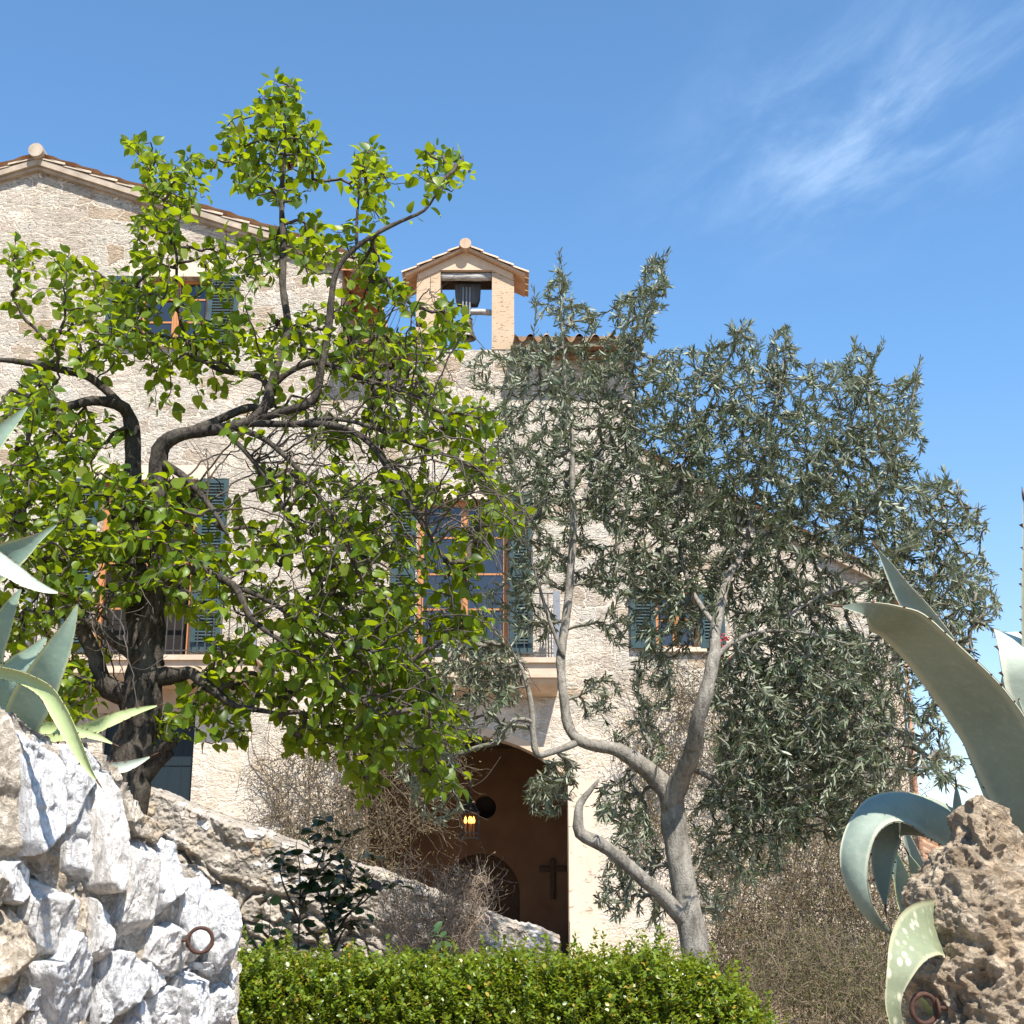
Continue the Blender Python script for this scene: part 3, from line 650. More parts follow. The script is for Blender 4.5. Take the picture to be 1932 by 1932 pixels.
# porch behind the arch
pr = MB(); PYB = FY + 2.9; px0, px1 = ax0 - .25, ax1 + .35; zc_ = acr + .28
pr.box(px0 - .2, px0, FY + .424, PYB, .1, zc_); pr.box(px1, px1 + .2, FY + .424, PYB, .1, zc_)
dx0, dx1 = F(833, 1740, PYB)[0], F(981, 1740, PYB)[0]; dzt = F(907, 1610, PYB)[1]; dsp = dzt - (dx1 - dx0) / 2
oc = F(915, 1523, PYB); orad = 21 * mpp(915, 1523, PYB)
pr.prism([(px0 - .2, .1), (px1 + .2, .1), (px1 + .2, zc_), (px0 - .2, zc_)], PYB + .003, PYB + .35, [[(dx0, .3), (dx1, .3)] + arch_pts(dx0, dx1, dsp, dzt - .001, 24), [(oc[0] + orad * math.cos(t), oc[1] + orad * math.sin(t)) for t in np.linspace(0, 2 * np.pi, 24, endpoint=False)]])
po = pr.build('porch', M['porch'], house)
bmz = MB()
for i in range(5): y = FY + .62 + i * .5; bmz.box(px0 + .003, px1 - .003, y, y + .16, zc_ - .2, zc_ - .004)
bmz.build('ceiling_beam', M['darkwood'], po)
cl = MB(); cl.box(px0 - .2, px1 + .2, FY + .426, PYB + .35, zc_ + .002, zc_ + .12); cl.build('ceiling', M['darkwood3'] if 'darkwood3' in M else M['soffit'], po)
fl = MB(); fl.box(px0 - .2, px1 + .2, FY - .5, PYB + .4, .45, .56); fl.build('doorstep', M['ashlar'], po)
dd = MB(); dd.box(dx0 - .1, dx1 + .1, PYB + .24, PYB + .3, .3, dzt + .1); di = dd.build('arched_door', M['darkwood'], po)
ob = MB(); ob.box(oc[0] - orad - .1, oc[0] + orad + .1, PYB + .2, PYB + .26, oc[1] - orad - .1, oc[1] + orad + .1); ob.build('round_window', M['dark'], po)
# dressed stone around the arch
ring = arch_pts(ax0, ax1, asp, acr, 20); ring2 = arch_pts(ax0 - .12, ax1 + .12, asp - .02, acr + .13, 20)
ar = MB(); V = [(p[0], FY - .012, p[1]) for p in ring] + [(p[0], FY - .012, p[1]) for p in ring2] + [(p[0], FY + .42, p[1]) for p in ring] + [(p[0], FY - .001, p[1]) for p in ring2]; n = 20
ar.add(V, [(i, n + i, n + i + 1, i + 1) for i in range(n - 1)] + [(i, i + 1, 2 * n + i + 1, 2 * n + i) for i in range(n - 1)] + [(n + i, 3 * n + i, 3 * n + i + 1, n + i + 1) for i in range(n - 1)])
ar.build('arch', M['plaster2'], house)
for (a_, b_) in ((ax0 - .42, ax0), (ax1, ax1 + .42)):
    jb = MB(); jb.box(a_ + (.003 if a_ < -1 else -.003), b_ + (.003 if a_ < -1 else -.003), FY - .014, FY + .425, 1.12, asp)
    jb.box(a_ - (.06 if a_ < -1 else -.004), b_ + (.004 if a_ < -1 else .09), FY - .03, FY + .43, .2, 1.119)
    jb.build('jamb', M['ashlar'], house)
dp = MB(); xd = XW + .10; tube(dp, [(xd, FY - .07, .2), (xd - .0, FY - .07, F(1690, 1236)[1])], .035, 14)
for z in np.arange(.6, F(1690, 1236)[1], .45): tube(dp, [(xd, FY - .07, z), (xd, FY - .07, z + .07)], .045, 14)
lathe(dp, [(.06, 0), (.14, .16), (.15, .2), (.13, .2)], (xd, FY - .07, F(1690, 1240)[1]), 16)
dp.build('drainpipe', M['terracotta'], house, True)

# lantern, cross and mooring rings
def lantern():
    y = FY + 1.2; c = at(886, 1546, y); s = mpp(886, 1546, y); t = empty('hanging_lantern', c, 'black iron lantern with lit amber bulbs hanging in the dark porch', 'lantern')
    w = 17 * s; h0, h1 = -34 * s, 12 * s; f = MB()
    for dx in (-w, w):
        for dy in (-w, w): tube(f, [(c[0] + dx, c[1] + dy, c[2] + h0), (c[0] + dx, c[1] + dy, c[2] + h1)], .010, 6); tube(f, [(c[0] + dx, c[1] + dy, c[2] + h1), (c[0] + dx * .25, c[1] + dy * .25, c[2] + h1 + 26 * s)], .010, 6); tube(f, [(c[0] + dx, c[1] + dy, c[2] + h0), (c[0] + dx * 1.12, c[1] + dy * 1.12, c[2] + h0 - .03)], [.016, .008], 6)
    for z in (h0, h0 + .07, h1):
        for k in range(4):
            a = [(-w, -w), (w, -w), (w, w), (-w, w)]; p, q = a[k], a[(k + 1) % 4]; tube(f, [(c[0] + p[0], c[1] + p[1], c[2] + z), (c[0] + q[0], c[1] + q[1], c[2] + z)], .009, 6)
    f.box(c[0] - w * .95, c[0] + w * .95, c[1] - w * .95, c[1] + w * .95, c[2] + h0 - .01, c[2] + h0 + .005)
    lathe(f, [(w * 1.25, h1), (w * .8, h1 + .05), (w * .35, h1 + .13), (.02, h1 + 28 * s), (.03, h1 + 32 * s), (0, h1 + 36 * s)], c, 8)
    f.build('cage', M['iron'], t)
    ch = MB(); z = c[2] + h1 + 34 * s; k = 0
    while z < zc_ - .22:
        th = np.linspace(0, 2 * np.pi, 11); p = np.stack([.018 * np.cos(th), 0 * th, .03 * np.sin(th)], -1)
        if k % 2: p = p[:, [1, 0, 2]]
        tube(ch, p + np.array([c[0], c[1], z]), .006, 5, False); z += .045; k += 1
    ch.build('chain', M['iron'], t)
    for (dx, dy) in ((-.062, -.02), (.0, -.05), (.062, -.02), (.02, .05)):
        b = MB(); lathe(b, [(0, -.05), (.018, -.045), (.024, -.01), (.015, .03), (0, .062)], (c[0] + dx, c[1] + dy, c[2] - .01), 12); b.build('bulb', M['flame'], t, True)
        b = MB(); tube(b, [(c[0] + dx, c[1] + dy, c[2] + h0), (c[0] + dx, c[1] + dy, c[2] - .055)], .014, 8); b.build('candle', M['wood'], t)
lantern()
def cross():
    y = PYB - .03; c = at(1042, 1640, y); s = mpp(1042, 1640, y); b = at(1042, 1697, y); tp = at(1042, 1622, y); m = MB(); w = 4.5 * s
    m.box(c[0] - w, c[0] + w, y - .025, y + .03, b[2], tp[2]); m.box(c[0] - 25 * s, c[0] - w - .001, y - .025, y + .03, c[2] - w, c[2] + w); m.box(c[0] + w + .001, c[0] + 25 * s, y - .025, y + .03, c[2] - w, c[2] + w)
    o = m.build('wooden_cross', M['darkwood'], None, bevel=.006); thing(o, 'dark wooden cross fixed to the back wall inside the shaded porch', 'cross')
cross()
def outbuilding():
    Y = 27.; t = empty('outbuilding', at(1780, 1700, Y), 'low outbuilding with clay tiled eave glimpsed between the house and the rock', 'building')
    x0, z0 = F(1712, 1632, Y); x1 = F(2200, 1632, Y)[0]; zt = F(1760, 1606, Y + 1.0)[1]
    sl_ = .36
    wave_roof('roof', (x0, Y, z0), (x1, Y, z0), (x1, Y + 4, z0 + 4 * sl_ * .55), (x0, Y + 4, z0 + 4 * sl_ * .55), .25, .07, 9, t)
    w = MB(); w.box(x0 + .2, x1, Y + .4, Y + 4, -.5, z0 - .1); w.build('wall', M['facade'], t)
    w = MB(); w.box(x0 + .1, x1, Y + .08, Y + .399, z0 - .2, z0 - .11); w.build('soffit', M['soffit'], t)
outbuilding()

# ------------------------------------------------------------------ limestone walls and rocks
def c6(L): return [(x * .3641, 1228.5 + .3641 * y) for x, y in L]
LW0 = np.array([-1.62, 4.15, 0.]); LW1 = np.array([-.93, 5.05, 0.]); _t = nrm(LW1 - LW0); LWN = np.array([_t[1], -_t[0], 0.])   # faces the path
STONES = [
 [(-60, 230), (30, 290), (66, 420), (140, 640), (150, 985), (140, 1045), (55, 1085), (-60, 1100)],
 [(130, 330), (200, 395), (330, 450), (364, 600), (345, 765), (295, 935), (168, 1042), (140, 980), (142, 700), (120, 500)],
 [(345, 500), (420, 482), (500, 478), (517, 560), (480, 660), (425, 790), (385, 905), (330, 930), (340, 780), (366, 600)],
 [(436, 640), (500, 580), (520, 570), (524, 800), (520, 1010), (505, 1250), (480, 1310), (420, 1290), (352, 1130), (345, 1000), (390, 850)],
 [(528, 585), (640, 630), (662, 740), (672, 960), (642, 1160), (590, 1245), (560, 1240), (525, 1200), (524, 900)],
 [(690, 930), (740, 960), (832, 1010), (838, 1150), (826, 1400), (762, 1530), (660, 1540), (622, 1400), (660, 1270), (690, 1130)],
 [(836, 960), (880, 945), (932, 970), (967, 1020), (972, 1200), (952, 1375), (842, 1402), (826, 1200)],
 [(676, 770), (735, 775), (752, 850), (700, 900), (678, 880)], [(692, 890), (770, 895), (792, 935), (722, 960)],
 [(772, 850), (812, 880), (852, 935), (832, 1000), (780, 975)],
 [(138, 1045), (240, 1015), (322, 1060), (352, 1130), (356, 1240), (262, 1185), (190, 1122)],
 [(58, 1088), (150, 1085), (178, 1130), (162, 1250), (130, 1312), (60, 1292), (40, 1180)],
 [(182, 1140), (245, 1205), (332, 1250), (392, 1292), (397, 1450), (392, 1560), (322, 1605), (222, 1562), (150, 1400), (162, 1290)],
 [(402, 1350), (472, 1360), (522, 1440), (502, 1535), (452, 1535), (402, 1440)],
 [(532, 1290), (582, 1372), (587, 1470), (542, 1645), (490, 1640), (522, 1500)],
 [(822, 1408), (950, 1412), (967, 1560), (962, 1692), (882, 1684), (792, 1592)],
 [(972, 1130), (1062, 1118), (1108, 1180), (1112, 1420), (1092, 1605), (1002, 1605), (970, 1400)],
 [(1112, 1222), (1226, 1220), (1238, 1500), (1232, 1622), (1172, 1664), (1140, 1602), (1114, 1400)],
 [(392, 1460), (462, 1560), (502, 1655), (532, 1800), (522, 1960), (342, 1960), (232, 1752), (202, 1625), (322, 1612)],
 [(182, 1702), (242, 1812), (272, 1842), (222, 1872), (150, 1862)],
 [(240, 1855), (332, 1892), (342, 1990), (140, 1990), (140, 1885)],
 [(592, 1560), (702, 1560), (782, 1642), (762, 1752), (682, 1882), (592, 1902), (562, 1752)],
 [(792, 1612), (862, 1622), (882, 1722), (802, 1792), (782, 1702)],
 [(802, 1802), (882, 1742), (972, 1762), (986, 1902), (932, 1990), (802, 1990), (790, 1852)],
 [(982, 1682), (1052, 1642), (1112, 1702), (1122, 1802), (1062, 1990), (1002, 1990), (986, 1852)],
 [(1130, 1782), (1192, 1700), (1214, 1852), (1207, 1990), (1092, 1990)],
 [(690, 1902), (770, 1762), (802, 1990), (642, 1990)],
 [(-60, 1102), (52, 1100), (52, 1292), (30, 1402), (-60, 1402)],
 [(-60, 1402), (102, 1332), (152, 1422), (192, 1602), (142, 1752), (62, 1802), (-60, 1702)],
 [(-60, 1722), (62, 1812), (132, 1852), (132, 1990), (-60, 1990)],
 [(596, 1182), (702, 1102), (692, 1252), (642, 1292), (602, 1302)],
 [(540, 1702), (582, 1762), (592, 1902), (532, 1990), (534, 1802)],
 [(1000, 1610), (1090, 1610), (1140, 1640), (1120, 1700), (1050, 1640), (990, 1670)],
 [(1195, 1660), (1232, 1640), (1228, 1760), (1210, 1830)],
]
def subdiv_loop(P, n):
    P = np.asarray(P, float); d = np.r_[0, np.cumsum(np.linalg.norm(np.roll(P, -1, 0) - P, axis=1))]; Q = np.vstack([P, P[:1]])
    t = np.linspace(0, d[-1], n, endpoint=False); return np.stack([np.interp(t, d, Q[:, k]) for k in range(P.shape[1])], -1)
def stone(mb, P3, n, prot, seed, tilt=.5, nb=96, back=.16, size=None, mi=0):
    """one quarried stone: closed outline P3 on the wall plane, pushed out by prot along n with a broken, tilted face"""
    L = subdiv_loop(P3, nb); c = L.mean(0); L = c + (L - c) * 1.05; r0 = np.linalg.norm(L - c, axis=1).mean()
    for _ in range(0): L = .25 * np.roll(L, 1, 0) + .5 * L + .25 * np.roll(L, -1, 0)
    g = np.random.default_rng(seed); ax = nrm(np.cross(n, [0, 0, 1.])); tl = g.normal(0, tilt, 2) * np.array([.7, .45])
    rings = [(.90, -back), (1.0, -back * .4), (1.02, prot * .35), (1.0, prot * .8), (.965, prot * 1.0)] + [(k, prot) for k in np.linspace(.92, .02, 24)]
    V = []
    dirs = nrm(L - c); 
    fac = [(nrm(g.normal(0, 1, 2)), g.uniform(.5, 1.05), g.uniform(1.0, 3.5)) for _ in range(5)]
    for k, (s, h) in enumerate(rings):
        p = c + (L - c) * s; u = (p - c) @ ax; v = p[:, 2] - c[2]
        if k >= 3:
            hh = h + tl[0] * u + tl[1] * v
            for d, off, st in fac: hh = np.minimum(hh, prot + (off * r0 - (u * d[0] + v * d[1])) * st * .8 + .01)
            hh = np.maximum(hh, prot * .15) if k >= 5 else hh * (.7 if k == 3 else .96)
            hh = np.clip(hh, -.01, prot * 2.0)
        else: hh = np.full(len(p), h)
        V.append(p + n * hh[:, None])
    V = np.array(V); sh = V.shape[:2]; V = V.reshape(-1, 3); q = V * np.array([1, 1, .33]); W1, W2, _w = worley(V * np.array([15, 15, 6]) + .35 * np.stack([fbm(V * 8, 3, seed % 61), fbm(V * 8, 3, seed % 59), fbm(V * 8, 3, seed % 57)], -1), seed % 53); X1, X2, _x = worley(V * np.array([40, 40, 22]), seed % 47)
    a = fbm(q * 11, 5, seed % 97, .6) * .011 + np.abs(fbm(q * np.array([30, 30, 16]), 5, seed % 89, .6)) * -.020 + fbm(V * 55, 4, seed % 83, .6) * .006 + (_w - .5) * .036 * np.clip((W2 - W1) * 6, 0, 1) - .010 * np.clip(.5 - X1, 0, 1) * (vnoise(V * 7, 3) > .1)
    V = V + n * a[:, None] + dirs[np.arange(len(V)) % nb] * (fbm(V * 18, 4, seed % 71, .6) * .007)[:, None]
    i = np.arange(sh[0] - 1)[:, None] * nb; j = np.arange(nb)[None]; j2 = (j + 1) % nb
    mb.add(V, np.stack([i + j, i + j2, i + j2 + nb, i + j + nb], -1).reshape(-1, 4)[:, ::-1], mi)
    k0 = mb.n - nb; mb.f.append([k0 + q for q in range(nb)][::-1]); mb.m.append(mi)
def left_wall():
    root = empty('rock_wall', (-1.4, 4.4, 0), 'rugged white limestone rubble wall with an iron ring beside the hedge', 'stone wall')
    sw, sbg = MB(), MB()
    beige = {0, 7, 8, 9, 13, 27, 28, 29, 10}
    for k, P in enumerate(STONES):
        big = np.ptp(np.array(P)[:, 1]) > 300; pr_ = (.06 if big else .045) + .07 * ((k * 37) % 10) / 10
        P3 = [at_plane(x, y, LW0 + LWN * pr_, LWN) - LWN * pr_ for x, y in c6(P)]
        stone(sbg if k in beige else sw, P3, LWN, pr_, 100 + k * 7, .45)
    # chips and small stones wedged in the joints
    g = np.random.default_rng(5); top = [(-60, 1330), (60, 1380), (190, 1420), (250, 1480), (330, 1600), (445, 1700)]
    cnt = 0
    while cnt < 120:
        x, y = g.uniform(-20, 440), g.uniform(1400, 1960)
        if y < np.interp(x, [p[0] for p in top], [p[1] for p in top]) + 10: continue
        r = g.uniform(6, 15); th = np.linspace(0, 2 * np.pi, 7, endpoint=False) + g.uniform(0, 1); rr = r * g.uniform(.6, 1.2, 7)
        P3 = [at_plane(x + a * math.cos(t) * .8, y + a * math.sin(t) * 1.2, LW0, LWN) for a, t in zip(rr, th)]
        stone(sbg if g.random() < .6 else sw, P3, LWN, g.uniform(.0, .045), int(g.integers(1e5)), .5, 24, .08); cnt += 1
    sw.build('pale_stone', M['rock_white'], root, True); sbg.build('beige_stone', M['rock_beige'], root, True)
    # mortar core, rough face and its back
    poly = [(-80, 1330), (20, 1345), (60, 1400), (180, 1425), (240, 1490), (255, 1560), (300, 1600), (360, 1640), (410, 1695), (440, 1700), (442, 1830), (432, 1990), (-80, 1990)]
    P2 = np.array([at_plane(x, y, LW0, LWN) for x, y in poly]); uu = (P2 - LW0) @ _t; zz = P2[:, 2]; pl = list(zip(uu, zz))
    nu, nv = 110, 90; U, Z = np.meshgrid(np.linspace(uu.min(), uu.max(), nu), np.linspace(zz.min(), zz.max(), nv), indexing='ij')
    P = LW0 + U[..., None] * _t + np.array([0, 0, 1.]) * Z[..., None]
    P = P + LWN * (fbm(P * 7, 5, 4) * .04 + fbm(P * 30, 4, 8) * .016 + .03)[..., None]
    ins = inpoly(U, Z, pl); Fc = grid_faces(nu, nv); ok = ins.reshape(-1)[Fc].all(1); m = MB(); m.add(P, Fc[ok])
    n = len(P2); V = np.vstack([P2 - LWN * .01, P2 - LWN * .55]); m.add(V, [(i, (i + 1) % n, (i + 1) % n + n, i + n) for i in range(n)] + [tuple(range(n, 2 * n))])
    # the wall goes on down to the ground
    a, b = LW0 + _t * (uu.min()), LW0 + _t * uu.max()
    zb = zz.min() + .01; V = [(*(a - LWN * .02)[:2], -.1), (*(b - LWN * .02)[:2], -.1), (*(b - LWN * .54)[:2], -.1), (*(a - LWN * .54)[:2], -.1)]; V += [(v[0], v[1], zb) for v in V]
    m.add(V, [(0, 1, 5, 4), (1, 2, 6, 5), (2, 3, 7, 6), (3, 0, 4, 7)])
    m.build('mortar', M['rock_mortar'], root, True)
left_wall()
def ring(name, c, r, tr, u, v, label):
    th = np.linspace(0, 2 * np.pi, 49); g = np.array(c)[None] + r * (np.cos(th)[:, None] * np.array(u) + np.sin(th)[:, None] * np.array(v)); m = MB(); tube(m, g, tr * (1 + .10 * vnoise(np.stack([th * 5, th * 0, th * 0], -1))), 10, False)
    pin = np.array(c) + r * np.array(v); e = MB()
    e_ = []
    t2 = np.linspace(0, 2 * np.pi, 15)
    tube(m, pin + .018 * (np.cos(t2)[:, None] * np.array([0, 0, 1.]) + np.sin(t2)[:, None] * np.array([0, 1., 0])), tr * .7, 8, False)
    sx = np.sign(v[0]) if abs(v[0]) > .5 else 0; tube(m, [pin + np.array([sx * .012, .012, 0]), pin + np.array([sx * .07, .11, -.01])], tr * .8, 8)
    o = m.build(name, M['rust'], None, True); thing(o, label, 'iron ring'); return o
_p = at_plane(378, 1774, LW0 + LWN * .17, LWN); ring('iron_ring', _p, 22.5 * mpp(378, 1774, _p[1]), .0065, [0, 0, 1], -nrm(np.array([.96, .28, 0])), 'rusty iron ring hanging on the white limestone wall')

def parapet():
    Y = 13.0; n = np.array([0, -1., 0]); t = empty('stair_parapet', at(700, 1800, Y) * np.array([1, 1, 0]), 'sloping rubble parapet with mortared coping rising in front of the porch', 'stone wall')
    x0, z0 = F(236, 1470, Y); x1, z1 = F(1056, 1772, Y); sl_ = (z1 - z0) / (x1 - x0)
    nu, nv = 560, 240; u = np.linspace(x0, x1, nu); v = np.linspace(0, 1, nv)
    top = z0 + sl_ * (u - x0) + .055 * fbm(np.stack([u * 4, u * 0, u * 0], -1), 5, 6, .65); bot = np.maximum(.25, top - 2.1)
    U = np.repeat(u[:, None], nv, 1); Z = top[:, None] + (bot - top)[:, None] * v[None]
    wob = np.stack([fbm(np.stack([U * 3, Z * 3, 0 * U], -1), 3, 2), fbm(np.stack([U * 3, Z * 3, 0 * U + 5], -1), 3, 3)], -1)
    dep = top[:, None] - Z; cope = .52 + .10 * fbm(np.stack([u * 3, u * 0, u * 0], -1), 3, 9)[:, None]
    ss = np.stack([U, Z - sl_ * U, 0 * U], -1); q = np.stack([U, Z, 0 * U], -1)
    wob = np.stack([fbm(ss * 4, 4, 2), fbm(ss * 4, 4, 3)], -1)
    F1, F2, ID = worley(np.stack([ss[..., 0] * 5.2, ss[..., 1] * 6.8], -1) + wob * .8, 31); e = np.clip((F2 - F1) * 2.6, 0, 1) ** .6
    K1, K2, KD = worley(np.stack([ss[..., 0] * 12, ss[..., 1] * 13], -1) + wob * .9, 35); ek = np.clip((K2 - K1) * 2.4, 0, 1) ** .6
    G1, G2, JD = worley(np.stack([ss[..., 0] * 3.4, ss[..., 1] * 3.6], -1) + wob * .7, 77); e2 = np.clip((G2 - G1 - .10) * 5, 0, 1)
    r = fbm(q * 7, 6, 1, .6) * .05 + fbm(q * 30, 5, 2, .6) * .022 - .02 * np.abs(fbm(q * np.array([14, 22, 1]), 4, 8))
    rub = np.maximum(e * (.05 + .12 * ID), ek * (.02 + .07 * KD)) + r * .8
    up = .15 + e2 * .05 * (JD > .35) * (.4 + JD) + r * .9 - .05 * np.clip(-fbm(q * 3, 3, 60) - .1, 0, 1) - .10 * np.exp(-((dep - cope) / .035) ** 2)
    k = 1 / (1 + np.exp((dep - cope - .10 * fbm(q * 2.5, 3, 12)) / .012)); H = up * k + rub * (1 - k); H = H * np.clip(dep / .04, .35, 1)
    P = np.stack([U, Y - H, Z], -1); m = MB(); m.add(P, grid_faces(nu, nv)[:, ::-1])
    # top, end and back
    tq = np.stack([np.stack([u, P[:, 0, 1] + (.40 - 0) * w, top + .02 * math.sin(w * 3) + .012 * fbm(np.stack([u * 8, u * 0 + w * 9, u * 0], -1), 3, 5) * (w > 0)], -1) for w in np.linspace(0, 1, 6)], 1)
    m.add(tq, grid_faces(nu, 6))
    m.add([(x1, Y - .12, bot[-1]), (x1, Y + .3, bot[-1]), (x1, Y + .3, top[-1]), (x1, Y - .1, top[-1])], [(0, 1, 2, 3)])
    m.add([(x0, Y + .28, bot[0]), (x1, Y + .28, bot[-1]), (x1, Y + .28, top[-1]), (x0, Y + .28, top[0])], [(0, 1, 2, 3)])
    m.add([(x0, Y - .05, bot[0]), (x1, Y - .05, bot[-1]), (x1, Y - .05, -.3), (x0, Y - .05, -.3)], [(0, 1, 2, 3)])
    m.build('rubble_wall', M['parapet'], t, True)
parapet()
def steps():
    pass

def right_rock():
    Y = 3.05; L = [(1990, 1762), (1917, 1763), (1871, 1752), (1811, 1756), (1801, 1766), (1778, 1769), (1755, 1762), (1708, 1757), (1671, 1762), (1638, 1785), (1611, 1792), (1583, 1826), (1550, 1836), (1518, 1854), (1502, 1865), (1494, 1872)]
    Rr = [(1990, 2120), (1900, 2110), (1800, 2090), (1700, 2050), (1640, 1990), (1600, 1966), (1560, 1940), (1536, 1926), (1510, 1900), (1500, 1893), (1494, 1886)]
    ny, nt = 300, 340; ys = np.linspace(1990, 1494, ny)
    xl = np.interp(ys, [p[0] for p in L][::-1], [p[1] for p in L][::-1]); xr = np.interp(ys, [p[0] for p in Rr][::-1], [p[1] for p in Rr][::-1])
    th = np.linspace(0, 2 * np.pi, nt, endpoint=False); V = []
    for k in range(ny):
        a = at(xl[k], ys[k], Y); b = at(xr[k], ys[k], Y); c = (a + b) / 2; rx = (b[0] - a[0]) / 2; ry = min(.30, rx * 1.15)
        V.append(np.stack([c[0] + rx * np.sign(np.cos(th)) * np.abs(np.cos(th)) ** .8, c[1] + .12 + ry * np.sin(th), np.full(nt, c[2])], -1))
    V = np.array(V); C = V.mean(1, keepdims=True); D = (V - C) * np.array([1, 1, 0]) ; D = nrm(D)
    p = V.reshape(-1, 3); w = (p + .055 * np.stack([fbm(p * 13, 4, 3), fbm(p * 13, 4, 4), fbm(p * 13, 4, 5)], -1)) * np.array([1, 1, .72])
    a1, a2, _i = worley(w * 17, 5); b1, b2, _j = worley(w * 34 + 3, 9); msk = np.clip(fbm(p * 4.5, 3, 40) * 2.2 + .35, 0, 1)
    h = -.06 * np.clip(1 - a1 * 1.6, 0, 1) ** .8 * msk - .016 * np.clip(1 - b1 * 1.8, 0, 1) * msk + .030 * fbm(p * 6, 5, 21, .6) + .020 * fbm(p * 24, 5, 22, .65) - .022 * np.abs(fbm(p * np.array([16, 16, 10]), 5, 24, .6)) + .006 * fbm(p * 90, 3, 23) + .008 + .014
    fade = np.repeat(np.clip(np.linspace(1, 0, ny) * 14, .25, 1), nt)
    V = p + D.reshape(-1, 3) * (h * fade)[:, None] + np.array([0, 0, 1.]) * (h * .4 * fade)[:, None]
    m = MB(); i = np.arange(ny - 1)[:, None] * nt; j = np.arange(nt)[None]; j2 = (j + 1) % nt
    m.add(V, np.stack([i + j, i + j2, i + j2 + nt, i + j + nt], -1).reshape(-1, 4)); m.f.append([m.n - nt + q for q in range(nt)]); m.m.append(0)
    # plinth below the picture
    z = V[:, 2].min(); cx = C[0, 0, 0]; m.box(cx - .18, cx + .3, Y - .1, Y + .35, -.05, z + .02)
    o = m.build('boulder', M['rock_cavity'], None, True); thing(o, 'cavernous beige limestone boulder in front of the big agave', 'rock')
    b = MB()    # raised bed behind the boulder that carries the agave
    nx, nyy = 50, 30; K, Yg = np.meshgrid(np.linspace(0, 1, nx), np.linspace(3.34, 4.7, nyy), indexing='ij'); X = .338 * Yg + K * 1.4
    b.add(np.stack([X, Yg, 1.48 + .04 * fbm(np.stack([X * 4, Yg * 4, 0 * X], -1), 4, 3)], -1), grid_faces(nx, nyy))
    v = [(.338 * y + k, y, z) for z in (-.05, 1.455) for y, k in ((3.34, .004), (3.34, 1.4), (4.7, 1.4), (4.7, .004))]; b.add(v, [(0, 1, 5, 4), (1, 2, 6, 5), (2, 3, 7, 6), (3, 0, 4, 7)], 1)
    o = b.build('planting_bed', [M['soil'], M['rock_mortar']], None, True); thing(o, 'raised soil bed behind the boulder holding the large agave', 'planting bed')
right_rock()
_p = at(1744, 1903, 2.98); ring('iron_ring', _p, 26 * mpp(1744, 1903, 2.98), .0055, [0, 0, 1], nrm([.97, .24, 0]), 'rusty iron ring hanging at the foot of the boulder under the agave')

